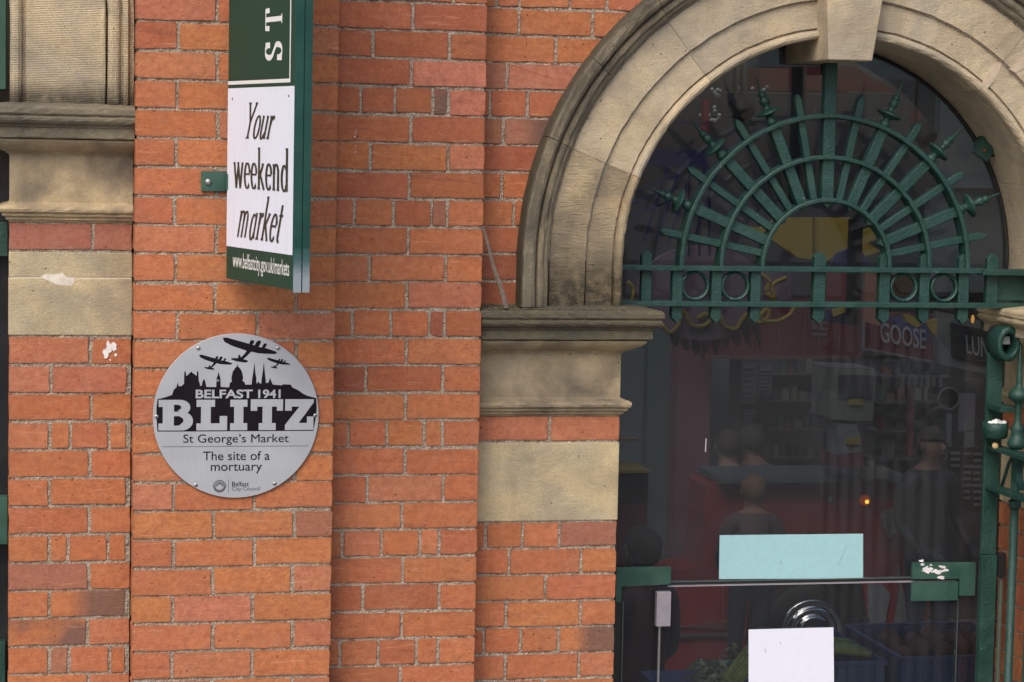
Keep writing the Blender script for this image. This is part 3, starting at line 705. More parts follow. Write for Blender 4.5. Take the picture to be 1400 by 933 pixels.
X, Z = at(965, 609, .547); MB().prism([(X-.0012, Z-.022), (X+.0012, Z-.022), (X+.002, Z+.022), (X-.0002, Z+.022)], .5485, .5498).build('scratch_mark', M['white'], gz)
# small green socket on the reveal
X, Z = 3.135, 3.437
bx = empty('junction_box', (X, .5, Z), 'small square dark green iron box fixed on the right curve of the arch', 'box')
mb = MB(); R_ = Matrix.Rotation(math.radians(-38), 4, 'Y')
def rbox(mb, c, hx, hy, hz, ang):
    R_ = Matrix.Rotation(math.radians(ang), 3, 'Y'); vs = []
    for sx in (-1, 1):
        for sy in (-1, 1):
            for sz in (-1, 1): vs.append(Vector(c)+R_ @ Vector((sx*hx, sy*hy, sz*hz)))
    mb.add(vs, [[0, 1, 3, 2], [4, 6, 7, 5], [0, 4, 5, 1], [2, 3, 7, 6], [0, 2, 6, 4], [1, 5, 7, 3]]); return mb
rbox(mb, (3.118, .47, 3.432), .028, .008, .026, 32); mb.build('cover_plate', M['green'], bx)
rbox(MB(), (3.142, .50, 3.446), .035, .022, .020, 32).build('mounting', M['green'], bx)
MB().lathe([(.008, 0), (.006, .006), (.0, .007)], (3.118, .462, 3.432), (0, -1, 0)).build('bolt', m_plain('rusty_bolt', (.12, .05, .02), .9), bx)

# ------------------------------------------------------------------ iron fanlight grille
FY = .385; FZ = 3.048
gr = empty('iron_grille', (ACX, FY, FZ), 'green painted wrought iron sunburst grille with spiked finials filling the arch', 'grille'); gr['_wl'] = (ACX, FY, FZ)
def hoop(ro, th, y0, y1):
    mb = MB(); vs = []; fs = []; n = 60
    for i in range(n+1):
        a = math.pi*i/n; c, s_ = math.cos(a), math.sin(a); rr_ = ro+random.gauss(0, .0005)
        for r, y in ((rr_-th, y0+.002), (rr_-th+.003, y0), (rr_-.003, y0), (rr_, y0+.002), (rr_, y1), (rr_-th, y1)): vs.append((ACX+r*c, y, FZ+r*s_))
    for i in range(n):
        for k in range(6): fs.append([i*6+k, i*6+(k+1) % 6, (i+1)*6+(k+1) % 6, (i+1)*6+k])
    mb.add(vs, fs); return mb.build('hoop', M['green'], gr)
hoop(.490, .0145, .352, .412); hoop(.358, .0135, .352, .412); hoop(.221, .0135, .352, .412)
def bar(p0, p1, w, y0, y1, tip0=0, tip1=.02, name='spoke', parent=None):
    """flat bar between two (x,z) points with pointed ends"""
    a, b = Vector(p0), Vector(p1); d = (b-a).normalized(); n = Vector((-d.y, d.x))*w/2
    poly = []
    if tip0: poly += [a, ]; poly += [a+d*tip0-n]
    else: poly += [a-n]
    if tip1: poly += [b-d*tip1-n, b-n*.25, b+n*.25, b-d*tip1+n]
    else: poly += [b-n, b+n]
    poly += [a+d*tip0+n]
    c = [tuple(p) for p in poly]; mb = MB(); N = len(c); cen = (a+b)/2
    vs = []
    for y, ins in ((y0, .0022), (y0+.0022, 0), (y1, 0)):
        for p in poly:
            q = p-n.normalized()*ins*(1 if (p-a).dot(n) > 1e-6 else (-1 if (p-a).dot(n) < -1e-6 else 0)); vs.append((q.x, y, q.y))
    fs = [list(range(N))]+[[k*N+i, k*N+(i+1) % N, (k+1)*N+(i+1) % N, (k+1)*N+i] for k in range(2) for i in range(N)]+[list(range(3*N-1, 2*N-1, -1))]
    mb.add(vs, fs); return mb.build(name, M['green'], parent or gr)
def pol(r, deg): return (ACX+r*math.cos(math.radians(deg)), FZ+r*math.sin(math.radians(deg)))
FIN = [(.012, 0), (.016, .004), (.018, .010), (.016, .020), (.011, .026), (.012, .030), (.018, .036), (.036, .041), (.041, .045), (.038, .049), (.016, .053), (.010, .060), (.009, .068), (.013, .074), (.016, .082), (.015, .088), (.009, .094), (.011, .098), (.014, .102), (.012, .108), (.006, .113), (.0045, .125), (.0025, .150), (.0005, .168)]
for k in range(1, 8):
    for sgn in (1, -1):
        deg = 90-sgn*11.25*k
        if k % 2:   # thin bar with blunt point past the outer hoop
            bar(pol(.214, deg), pol(.560, deg), .0235, .372, .398, 0, .018)
        else:
            s_ = bar(pol(.195, deg), pol(.486, deg), .034, .368, .400, .014, 0)
            d = (math.cos(math.radians(deg)), -.03, math.sin(math.radians(deg)))
            x, z = pol(.487, deg); MB().lathe(FIN, (x, .384, z), d, 20).build('finial', M['green'], s_, True)
bar((ACX, FZ+.19), (ACX, 3.735), .040, .366, .400, .015, 0)
# tilted rear stay bar seen left of the middle bar
bar((ACX+.03, FZ+.62), (ACX+.03, 3.76), .05, .47, .49, 0, 0, 'stay')
# two rails with short uprights and rings between
def rail(z0, z1, x0, x1, y0, y1): return MB().box(x0, x1, y0, y1, z0, z1, .0018).build('rail', M['green'], gr)
rail(3.032, 3.048, 1.80, 3.08, .350, .402); rail(2.919, 2.935, 1.80, 3.30, .350, .402)
rail(3.027, 3.046, 3.078, 3.30, .342, .400)
for px, tip, dn, w in ((884, 1, 0, .034), (925, 0, 1, .034), (978.5, 0, 1, .034), (1032, 0, 1, .034), (1119, 1, 1, .040), (1208, 1, 1, .036), (1262.5, 1, 1, .034), (1316, 1, 1, .036), (1357, 1, 0, .040)):
    x = at(px, 390, .38)[0]; yb = (.366, .396) if dn else (.380, .404)
    zt = 3.094 if tip else 3.036; zb = 2.866 if dn else 2.925
    bar((x, zb), (x, zt), w, yb[0], yb[1], .016 if dn else 0, .014 if tip else 0, 'upright')
for px in (949.8, 1004.8, 1235.2, 1290.2):
    x, z = at(px, 388.7, .38); z = 2.984
    mb = MB(); vs = []; fs = []; n = 32
    for i in range(n):
        a = 2*math.pi*i/n
        for r, y in ((.0385, .372), (.0435, .369), (.0475, .372), (.0475, .394), (.0385, .394)): vs.append((x+r*math.cos(a), y, z+r*math.sin(a)))
    for i in range(n):
        for k in range(5): fs.append([i*5+k, i*5+(k+1) % 5, ((i+1) % n)*5+(k+1) % 5, ((i+1) % n)*5+k])
    mb.add(vs, fs).build('ring', M['green'], gr)
MB().box(3.15, 3.26, .40, .47, 2.94, 3.03, .004).build('wall_bracket', M['green'], gr)

# ------------------------------------------------------------------ iron gate folded open at the right jamb
gt = empty('iron_gate', (3.146, .40, 0), 'open green iron gate leaf with spear bars seen edge on beside the right jamb', 'gate'); gt['_wl'] = (3.146, .40, 0)
def stile(z):
    t = (z-1.675)/(2.654-1.675); return 3.134+(3.119-3.134)*t
mb = MB()
for i, (za_, zb_) in enumerate([(.05, 2.10), (2.10, 2.80)]):
    d = .0 if i else -.012
    mb.box(3.1265, 3.1795, .388+d, .404, za_, zb_-.001, .002)
mb.build('stile', M['green'], gt)
# eye of the hinge strap: ring whose axis runs front to back
mb = MB(); vs = []; fs = []; n = 36; cxr, czr = 3.160, 2.806
for i in range(n):
    a = 2*math.pi*i/n
    for r, y in ((.030, .300), (.034, .297), (.045, .297), (.050, .302), (.050, .404), (.030, .404)): vs.append((cxr+r*.82*math.cos(a), y, czr+r*1.15*math.sin(a)))
for i in range(n):
    for k in range(6): fs.append([i*6+k, i*6+(k+1) % 6, ((i+1) % n)*6+(k+1) % 6, ((i+1) % n)*6+k])
mb.add(vs, fs).build('hinge_eye', M['green'], gt, True)
MB().box(3.132, 3.175, .33, .36, 2.803, 2.830, .002).build('hinge_pin', m_plain('bare_zinc', (.45, .48, .48), .4, .4), gt)
for z in (2.452, 2.320): MB().box(3.130, 3.178, -1.1, .392, z, z+.014, .0015).build('rail', M['green'], gt)
MB().box(3.128, 3.178, .28, .40, 2.585, 2.603, .002).build('latch_bar', M['green'], gt)
SP = [(.0, .345), (.003, .335), (.006, .30), (.011, .215), (.012, .205), (.019, .200), (.033, .185), (.036, .172), (.026, .160), (.013, .152), (.011, .145), (.011, .10), (.013, .085), (.020, .075), (.022, .062), (.019, .050), (.022, .042), (.031, .022), (.031, .010), (.018, .0)][::-1]
for i, y in enumerate((.27, .13, -.01, -.15, -.29, -.43, -.57, -.71, -.85, -.99)):
    x = 3.186-.0
    MB().lathe([(.014, 0), (.014, 2.30)], (x, y, .06), (0, 0, 1), 14).build('bar', M['green'], gt, True)
    b = MB().lathe([(.014, 0), (.020, .004), (.023, .012), (.018, .018), (.018, .022), (.015, .03)][::-1] and [(.015, 0), (.017, .006), (.022, .012), (.019, .018), (.023, .026), (.014, .03)], (x, y, 2.270), (0, 0, 1), 14).build('bar_collar', M['green'], gt, True)
    MB().lathe(SP, (x, y, 2.466), (0, 0, 1), 20).build('spear_finial', M['green'], gt, True)
    MB().box(x-.012, x+.012, y-.012, y+.012, 2.334, 2.452, .002).build('spacer', M['green'], gt)
    mb = MB(); vs = []; fs = []; n = 24
    for j in range(n):
        a = 2*math.pi*j/n
        for r, xx in ((.044, x-.012), (.052, x-.012), (.052, x+.012), (.044, x+.012)): vs.append((xx, y-.07+r*math.cos(a), 2.393+r*math.sin(a)))
    for j in range(n):
        for k in range(4): fs.append([j*4+k, j*4+(k+1) % 4, ((j+1) % n)*4+(k+1) % 4, ((j+1) % n)*4+k])
    mb.add(vs, fs).build('ring', M['green'], gt)
# scrolled brace behind the stile and slim rear rod
pts = [(3.178, .36, 2.33), (3.182, .345, 2.37), (3.186, .33, 2.41), (3.190, .31, 2.435), (3.192, .29, 2.43)]
MB().tube(pts, .006, 8).build('scroll', M['green'], gt, True)
MB().tube([(3.218, .42, .1), (3.214, .42, 2.05)], .008, 8).build('slide_bolt', m_plain('dull_green_bolt', (.10, .14, .11), .6), gt)
MB().box(3.196, 3.222, .40, .43, 2.02, 2.10, .003).build('bolt_keep', M['dark'], gt)
# little iron cup on the gate, full of pale shells
cu = empty('iron_cup', (3.135, .335, 2.505), 'small half round green iron cup fixed to the gate post', 'cup'); cu['_wl'] = (3.135, .335, 2.505)
mb = MB(); pr = [(.0, 0), (.034, .0), (.040, .004), (.042, .030), (.043, .052), (.039, .052), (.037, .02), (.0, .018)]
mb.lathe(pr, (3.137, .335, 2.495), (0, 0, 1), 24).build('bowl', M['green'], cu, True)
MB().box(3.12, 3.155, .37, .39, 2.49, 2.54, .002).build('bracket', M['green'], cu)
for i in range(9):
    rr = random.Random(i+3); r = rr.uniform(.008, .014); x = 3.137+rr.uniform(-.024, .024); y = .335+rr.uniform(-.024, .02)
    mb = MB(); k = 10; mb.lathe([(0, 0), (r*.8, .001), (r, .004), (r*.8, .008), (r*.5, .009), (r*.42, .006), (0, .005)], (x, y, 2.539+rr.uniform(0, .008)), (rr.uniform(-.7, .7), rr.uniform(-1, .2), 1), 12)
    o = mb.build('shell', M['white'], None, True); tag(o, 'small pale shell lying in the green iron cup on the gate', 'shell', 'shells in the iron cup')
mb = MB().lathe([(0, 0), (.010, .001), (.012, .005), (.008, .010), (0, .011)], (3.130, .318, 2.470), (0, -1, .4), 10)
tag(mb.build('shell', m_plain('tan_shell', (.42, .30, .14), .6), None, True), 'tan shell on the gate rail just below the cup', 'shell')

# ------------------------------------------------------------------ lettering tools
def to_faces_text(s, offset=0.0):
    cu = bpy.data.curves.new('t', 'FONT'); cu.body = s; cu.size = 1; cu.offset = offset; cu.resolution_u = 6
    o = bpy.data.objects.new('t', cu); COL.objects.link(o)
    dg = bpy.context.evaluated_depsgraph_get(); me = bpy.data.meshes.new_from_object(o.evaluated_get(dg))
    vs = [v.co[:2] for v in me.vertices]; fs = [list(p.vertices) for p in me.polygons]
    bpy.data.objects.remove(o); bpy.data.curves.remove(cu); bpy.data.meshes.remove(me)
    return vs, fs
def fit(vs, box, shear=0):
    a = np.array(vs, float); a[:, 0] += a[:, 1]*shear; lo, hi = a.min(0), a.max(0)
    x0, y0, x1, y1 = box; return (a-lo)/(hi-lo)*np.array([x1-x0, y1-y0])+np.array([x0, y0])
def put(name, vs2, fs, place, mat, parent, lift=.0006):
    vv = [place(x, y, lift) for x, y in vs2]; mb = MB(); mb.add(vv, fs); return mb.build(name, mat, parent)
# contrast-stroke roman: strokes are (points) ribbons, thick when vertical, thin when level
def arc(cx, cy, rx, ry, a0, a1, n=18): return [(cx+rx*math.cos(math.radians(a0+(a1-a0)*i/n)), cy+ry*math.sin(math.radians(a0+(a1-a0)*i/n))) for i in range(n+1)]
def srf(x, y, w=.16): return [(x-w, y), (x+w, y)]
GL = {
 'o': (1.0, [arc(.5, .5, .36, .48, 0, 360, 32)]),
 'u': (1.1, [[(.2, 1), (.2, .32)]+arc(.42, .32, .22, .32, 180, 300, 10)+[(.8, .28)], [(.82, 1), (.82, .0)], [(.04, .97), (.22, .97)], [(.66, .97), (.84, .97)], [(.8, .03), (.98, .03)]]),
 'r': (.75, [[(.25, 1), (.25, 0)], [(.27, .6), (.38, .85), (.55, .97), (.66, .93)], [(.60, .97), (.64, .84)], srf(.25, .03, .2), [(.06, .96), (.26, .96)]]),
 'w': (1.5, [[(.12, 1), (.42, 0)], [(.42, 0), (.72, .96)], [(.68, 1), (1.0, 0)], [(1.0, 0), (1.32, 1)], srf(.12, .97), srf(.68, .97), srf(1.32, .97, .13)]),
 'e': (.95, [arc(.5, .5, .36, .48, 12, 318, 28), [(.16, .56), (.85, .56)]]),
 'k': (1.1, [[(.24, 1.62), (.24, 0)], [(.27, .42), (.80, .97)], [(.42, .58), (.92, .02)], srf(.24, .03, .18), [(.06, 1.58), (.25, 1.58)], [(.62, .97), (.94, .97)], [(.78, .03), (1.06, .03)]]),
 'n': (1.15, [[(.24, 1), (.24, 0)], [(.26, .62)]+arc(.54, .66, .28, .32, 150, 0, 12)+[(.82, .0)], srf(.24, .03, .18), srf(.82, .03, .18), [(.06, .96), (.25, .96)]]),
 'd': (1.1, [arc(.48, .48, .34, .47, 50, 320, 24), [(.82, 1.62), (.82, 0)], [(.62, 1.58), (.83, 1.58)], [(.8, .03), (1.0, .03)]]),
 'm': (1.75, [[(.22, 1), (.22, 0)], [(.24, .62)]+arc(.50, .66, .26, .32, 150, 0, 12)+[(.76, .0)], [(.78, .62)]+arc(1.04, .66, .26, .32, 150, 0, 12)+[(1.30, .04), (1.44, .08)], [(.06, .96), (.23, .96)]]),
 'a': (1.05, [arc(.46, .44, .30, .46, 60, 330, 24), [(.80, .98), (.76, .1), (.94, .04)]]),
 't': (.7, [[(.32, 1.35), (.30, .2)]+arc(.46, .2, .16, .18, 180, 300, 8), [(.08, .96), (.62, .96)]]),
 'Y': (1.3, [[(.12, 1.55), (.64, .74)], [(1.14, 1.55), (.66, .74)], [(.65, .8), (.65, 0)], srf(.14, 1.55, .2), srf(1.12, 1.55, .18), srf(.65, .03, .24)]),
 'S': (1.0, [arc(.5, 1.15, .33, .36, 20, 200, 16)+[(.30, .88), (.50, .76), (.72, .62)]+arc(.5, .40, .34, .37, 25, -165, 16)[0:], [(.80, 1.5), (.82, 1.1)], [(.17, .45), (.16, .02)]]),
 'T': (1.2, [[(.6, 1.5), (.6, 0)], [(.08, 1.5), (1.12, 1.5)], [(.09, 1.52), (.06, 1.15)], [(1.11, 1.52), (1.14, 1.15)], srf(.6, .03, .28)])}
def roman(word, thick=.16, thin=.05, gap=.02):
    V = []; F = []; x = 0; q = 0
    for ch in word:
        w, strokes = GL[ch]
        for st in strokes:
            P = [Vector((p[0]+x, p[1])) for p in st]; n0 = len(V)
            for i, p in enumerate(P):
                d = (P[min(i+1, len(P)-1)]-P[max(i-1, 0)]).normalized(); wd = thin+(thick-thin)*abs(d.y)**1.3
                nn = Vector((-d.y, d.x))*wd/2; V += [tuple(p+nn), tuple(p-nn)]
            F += [([n0+2*i, n0+2*i+1, n0+2*i+3, n0+2*i+2], q) for i in range(len(P)-1)]; q += 1
        x += w+gap
    return V, F
def put_roman(name, word, box, place, mat, parent, shear=0, thick=.16, thin=.05):
    V, F = roman(word, thick, thin); v2 = fit(V, box, shear)
    lay = [0]*len(V)
    for f, q in F:
        for i in f: lay[i] = q
    vv = [place(x, y, .0006+.00004*lay[i]) for i, (x, y) in enumerate(v2)]; mb = MB(); mb.add(vv, [f for f, q in F]); return mb.build(name, mat, parent)

# ------------------------------------------------------------------ round plaque
PX, PZ, PR = .6288, 2.6172, .2405
pq = empty('wall_plaque', (PX, -.004, PZ), 'round brushed metal plaque with black skyline, bombers and BLITZ lettering on the brick pier', 'plaque'); pq['_wl'] = (PX, -.004, PZ)
mb = MB(); mb.lathe([(PR-.001, 0), (PR, .001), (PR, .003), (PR-.0012, .0042)], (PX, -.006, PZ), (0, -1, 0), 128)
plate = mb.build('plate', M['plate'], pq); PY = -.0102
def pp(u, v, lift=.0): return (PX+(u-475)/420*PR, PY-lift, PZ-(v-478)/420*PR)
def flat(name, poly, mat, lift=.0003):
    bm = bmesh.new(); vs = [bm.verts.new(pp(u, v, lift)) for u, v in poly]; f = bm.faces.new(vs); f.normal_update(); bmesh.ops.triangulate(bm, faces=[f], ngon_method='EAR_CLIP')
    bm.verts.index_update(); mb = MB(); mb.add([v.co[:] for v in bm.verts], [[v.index for v in f.verts] for f in bm.faces]); bm.free()
    return mb.build(name, mat, pq)
sky_ = [(77, 392), (115, 382), (150, 370), (157, 345), (172, 330), (175, 316), (178, 306), (182, 326), (194, 326), (209, 314), (210, 256), (214, 247), (218, 257), (220, 275), (232, 264), (240, 257), (245, 250), (250, 257), (262, 266), (272, 274), (273, 256), (277, 247), (281, 257), (283, 300), (288, 312), (290, 325), (299, 322), (302, 302), (309, 288), (316, 302), (319, 318), (322, 330), (371, 330), (373, 284), (379, 270), (383, 252), (387, 270), (392, 286), (394, 330), (436, 332), (440, 310), (450, 302), (447, 284), (453, 254), (466, 233), (474, 227), (477, 211), (480, 227), (488, 232), (501, 252), (507, 284), (504, 300), (515, 306), (517, 318), (550, 318), (553, 284), (557, 262), (563, 203), (569, 262), (573, 282), (575, 314), (584, 303), (592, 312), (599, 314), (601, 284), (605, 260), (611, 202), (617, 260), (620, 282), (623, 310), (635, 308), (643, 284), (652, 306), (658, 318), (700, 322), (712, 317), (748, 318), (758, 333), (790, 348), (808, 362), (835, 376), (880, 388), (884, 440), (878, 500), (868, 556), (78, 556), (74, 500), (72, 440)]
flat('skyline', sky_, M['print'])
PL = [(402, 84), (408, 79), (424, 79), (470, 92), (535, 110), (540, 97), (548, 91), (558, 93), (562, 101), (552, 115), (563, 118), (572, 101), (583, 93), (593, 94), (596, 103), (584, 126), (600, 129), (608, 112), (617, 107), (625, 111), (624, 119), (615, 131), (640, 138), (672, 150), (678, 157), (665, 162), (620, 161), (580, 158), (546, 150), (527, 170), (506, 189), (527, 194), (530, 202), (514, 206), (470, 199), (446, 190), (445, 183), (480, 183), (481, 170), (488, 164), (495, 180), (512, 162), (523, 146), (500, 138), (450, 121), (412, 102)]
flat('bomber', PL, M['print'])
for (u0, v0, u1, v1) in ((284, 166, 452, 243), (627, 181, 745, 236)):
    flat('bomber', [(u0+(a-402)/276*(u1-u0), v0+(b-79)/127*(v1-v0)) for a, b in PL], M['print'])
def rect(a, b, c, d): return [(a, b), (c, b), (c, d), (a, d)]
# BLITZ slab capitals
sl = 24
def slab(polys, name='letter'):
    mb = MB()
    for i, poly in enumerate(polys):
        bm = bmesh.new(); vs = [bm.verts.new(pp(u, v, .0007+.00003*i)) for u, v in poly]; f = bm.faces.new(vs); f.normal_update(); bmesh.ops.triangulate(bm, faces=[f]); bm.verts.index_update()
        mb.add([v.co[:] for v in bm.verts], [[v.index for v in f.verts] for f in bm.faces]); bm.free()
    return mb.build(name, M['plate'], pq)
def half(cx, cy, rx, ry): return [(cx+rx*math.cos(math.radians(a)), cy-ry*math.sin(math.radians(a))) for a in range(90, -91, -10)]
slab([[(83, 395), (185, 395)]+half(190, 434, 52, 39)+[(186, 473), (186, 451)]+half(176, 434, 20, 14)[::-1]+[(160, 420), (160, 551), (83, 551), (83, 515), (104, 515), (104, 431), (83, 431)],
      [(150, 455), (195, 455)]+half(200, 503, 56, 48)+[(160, 551), (160, 526)]+[(186, 526)]+half(186, 500, 22, 18)[::-1][3:-3]+[(186, 478), (150, 478)]])
slab([[(273, 395), (366, 395), (366, 431), (345, 431), (345, 515), (390, 515), (390, 478), (428, 478), (428, 551), (273, 551), (273, 515), (296, 515), (296, 431), (273, 431)]])
slab([[(443, 395), (530, 395), (530, 431), (510, 431), (510, 515), (530, 515), (530, 551), (443, 551), (443, 515), (463, 515), (463, 431), (443, 431)]])
slab([[(547, 393), (711, 393), (711, 452), (680, 452), (680, 431), (655, 431), (655, 515), (675, 515), (675, 551), (588, 551), (588, 515), (607, 515), (607, 431), (580, 431), (580, 452), (547, 452)]])
slab([[(722, 393), (868, 393), (868, 410), (792, 515), (834, 515), (834, 482), (868, 482), (868, 551), (722, 551), (722, 525), (795, 431), (756, 431), (756, 452), (722, 452)]])
def ptext(s, box, mat, offset=0, lift=.0009, name='lettering', shear=0):
    u0, v0, u1, v1 = box; vs, fs = to_faces_text(s, offset); v2 = fit(vs, (u0, -v1, u1, -v0), shear)
    return put(name, v2, fs, lambda x, y, l: pp(x, -y, l), mat, pq, lift)
ptext('BELFAST', (268, 343, 556, 388), M['plate'], .028); ptext('1941', (584, 343, 698, 388), M['plate'], .028)
ptext('St George\u2019s Market', (208, 571, 742, 627), M['print'], 0)
flat('rule_line', rect(103, 632, 844, 635), M['greyprint'])
ptext('The site of a', (308, 658, 646, 704), M['print'], 0); ptext('mortuary', (348, 722, 607, 773), M['print'], 0)
flat('rule_line', rect(437, 803, 439.5, 873), M['greyprint'])
ptext('Belfast', (456, 814, 542, 838), M['print'], 0); ptext('City Council', (456, 840, 598, 867), M['greyprint'], 0)
cc, rr_ = (393, 838), 32
flat('city_emblem', [(cc[0]+rr_*math.cos(math.radians(a)), cc[1]+rr_*math.sin(math.radians(a))) for a in range(0, 181, 8)]+[(cc[0]-22, cc[1]-2)]+[(cc[0]-22*math.cos(math.radians(a)), cc[1]-2+20*math.sin(math.radians(a))) for a in range(20, 161, 20)]+[(cc[0]+22, cc[1]-2)], M['greyprint'])
mb = MB()
for k in range(9):
    a = math.radians(12+k*19.5); mb.tube([pp(cc[0]+12*math.cos(a), cc[1]-12*math.sin(a), .0005), pp(cc[0]+30*math.cos(a), cc[1]-30*math.sin(a), .0005)], .0011, 4)
for k in range(14):
    a0 = math.radians(k*13); a1 = math.radians((k+1)*13); 
    mb.tube([pp(cc[0]+rr_*math.cos(a0), cc[1]-rr_*math.sin(a0), .0005), pp(cc[0]+rr_*math.cos(a1), cc[1]-rr_*math.sin(a1), .0005)], .0007, 4)
mb.build('city_emblem', M['greyprint'], pq)
mb = MB(); mb.lathe([(.0032, 0), (.0032, .0004)], pp(380, 297, .0006), (0, -1, 0), 16); mb.build('clock_face', M['plate'], pq)
mb = MB(); mb.lathe([(.0016, 0), (.0016, .0004)], pp(380, 297, .0011), (0, -1, 0), 12); mb.build('clock_centre', M['print'], pq)
for u, v in ((280, 133), (682, 132), (73, 480), (877, 477), (273, 829), (673, 826)):
    s_ = MB().lathe([(.0062, 0), (.0062, .0012), (.0045, .0028), (.002, .0034), (0, .0034)], pp(u, v, 0), (0, -1, 0), 16).build('screw', M['screw'], pq, True)
    MB().lathe([(.0018, 0), (.0018, .0006)], pp(u, v, .0034), (0, -1, 0), 6).build('socket', M['print'], s_)

# ------------------------------------------------------------------ angled blade sign
SA = Vector((.5934, -.05, 0)); SB = Vector((.7235, -.57, 0)); SDV = (SB-SA); SL = SDV.length; SD = SDV/SL
SN = Vector((SD.y, -SD.x, 0)); SN = SN if SN.x < 0 else -SN        # outward normal of the printed face (towards the left)
ZB1, ZT1 = 3.020, 4.55
sg = empty('market_sign', (.66, -.3, 3.02), 'tall green and white market sign standing out from the brick pier above the plaque', 'sign'); sg['_wl'] = (.66, -.3, 3.02)
def sp(t, z, n=0): p = SA+SD*t+SN*n; return (p.x, p.y, z)
def on_sign(px, py):
    d = FW*CAM['f']+RT*(px-700)-UP*(py-466.5); C0 = Vector(CAM['loc']); k = (SA-C0).dot(SN)/d.dot(SN); p = C0+d*k
    return (Vector((p.x, p.y, 0))-SA).dot(SD), p.z
def slabbox(t0, t1, z0, z1, n0, n1, name, mat, parent=sg):
    vs = [sp(t, z, n) for t in (t0, t1) for z in (z0, z1) for n in (n0, n1)]
    return MB().add(vs, [[0, 1, 3, 2], [4, 6, 7, 5], [0, 4, 5, 1], [2, 3, 7, 6], [0, 2, 6, 4], [1, 5, 7, 3]]).build(name, mat, parent)
TH = .046
slabbox(0, SL-.004, ZB1+.004, ZT1, -TH+.002, -.001, 'core', M['green_sign'])
zw0 = on_sign(357, 343)[1]; zw1 = on_sign(357, 119.5)[1]; zs0, zs1 = on_sign(357, 114.5)[1], on_sign(357, 109.5)[1]
slabbox(0, SL, ZB1, zw0, -.001, .0015, 'printed_panel', M['sign_green']); slabbox(0, SL, zw1, ZT1, -.001, .0015, 'printed_panel', M['sign_green'])
slabbox(0, SL, zw0, zw1, -.001, .0022, 'white_panel', M['sign_white'])
slabbox(0, SL, ZB1, ZT1, -TH-.0015, -TH+.001, 'rear_panel', M['sign_white'])
tl = on_sign(398.5, 50)[0]
slabbox(0, tl, zs0, zs1, .0016, .0024, 'border_line', M['white']); slabbox(tl-.006, tl, zs1, ZT1, .0016, .0024, 'border_line', M['white'])
# channel edge facing the street: two lips with a dark slot
slabbox(SL-.002, SL+.006, ZB1-.006, ZT1, -TH*.47, .002, 'edge_trim', M['green_sign']); slabbox(SL-.002, SL+.006, ZB1-.006, ZT1, -TH, -TH*.53, 'edge_trim', M['green_sign'])
slabbox(SL-.002, SL+.002, ZB1-.004, ZT1, -TH*.53, -TH*.47, 'edge_slot', M['dark'])
zz = on_sign(412, 352)[1]
t_ = NT('weathered_green_end'); gp = t_.new('ShaderNodeNewGeometry'); sep = t_.new('ShaderNodeSeparateXYZ'); t_.l.new(gp.outputs['Position'], sep.inputs[0])
mr = t_.new('ShaderNodeMapRange'); mr.inputs['From Min'].default_value = ZB1; mr.inputs['From Max'].default_value = zz+.04; t_.l.new(sep.outputs[2], mr.inputs['Value'])
nn = t_.noise(50, 4, .7, gp.outputs['Position'])
cf = t_.ramp(t_.math('ADD', mr.outputs[0], t_.math('MULTIPLY', t_.math('SUBTRACT', nn, .5), .5)), [(.25, (.26, .31, .34)), (.55, (.07, .13, .14)), (.9, (.008, .066, .052))])
we = t_.set(cf, .45)
slabbox(SL+.0055, SL+.0075, ZB1-.006, zz+.02, -TH*.46, .001, 'weathered_end', we); slabbox(SL+.0055, SL+.0075, ZB1-.006, zz+.02, -TH+.001, -TH*.54, 'weathered_end', we)
pl_ = lambda x, y, l: sp(x, y, .0022+l)
def sbox(px0, py0, px1, py1):
    a = on_sign(px0, py1); b = on_sign(px1, py0); return (a[0], a[1], b[0], b[1])
mid = lambda a, b, y0, y1: sbox(a, y0, b, y1)
put_roman('lettering', 'Your', mid(337, 378, 139, 191), pl_, M['letter_dark'], sg, .62, .26, .08)
put_roman('lettering', 'weekend', mid(320, 396, 203, 258), pl_, M['letter_dark'], sg, 0, .27, .07)
put_roman('lettering', 'market', mid(325, 389.5, 270.5, 326.5), pl_, M['letter_dark'], sg, .58, .25, .08)
vs, fs = to_faces_text('www.belfastcity.gov.uk/markets', .006); bx_ = mid(319, 396.5, 356, 371.5)
put('lettering', fit(vs, bx_), fs, lambda x, y, l: sp(x, y, .0016+l), M['white'], sg)
# S T, turned to read upwards
for ch, (a, b, c, d) in (('T', (363.5, 9, 387, 43.5)), ('S', (363, 56, 387, 84))):
    V, F = roman(ch, .30, .07); v2 = np.array(V); v2 = np.c_[-v2[:, 1], v2[:, 0]]; q = fit(v2, sbox(a, b, c, d))
    lay = [0]*len(V)
    for f, k in F:
        for i in f: lay[i] = k
    MB().add([sp(x, y, .0018+.00004*lay[i]) for i, (x, y) in enumerate(q)], [f for f, k in F]).build('lettering', M['white'], sg)
for px, py in ((319, 135.5), (396, 131.5)):
    t, z = on_sign(px, py); MB().lathe([(.0035, 0), (.003, .0015), (0, .002)], sp(t, z, .0022), SN, 10).build('rivet', M['greyprint'], sg)
# wall brackets carrying the sign
for z in (at(290, 248, -.01)[1], 4.3):
    x0 = at(275, 248, -.01)[0]
    b = MB().box(x0, .66, -.012, -.002, z-.029, z+.029, .0012).build('wall_bracket', M['green_flat'], sg)
    MB().lathe([(.010, 0), (.010, .003), (.006, .007), (0, .008)], (at(284.5, 250, -.01)[0], -.012, z-.002), (0, -1, 0), 12).build('bolt', M['screw'], b, True)
    MB().box(.588, .640, -.06, -.012, z-.022, z+.022, .001).build('bracket_arm', M['green_flat'], sg)

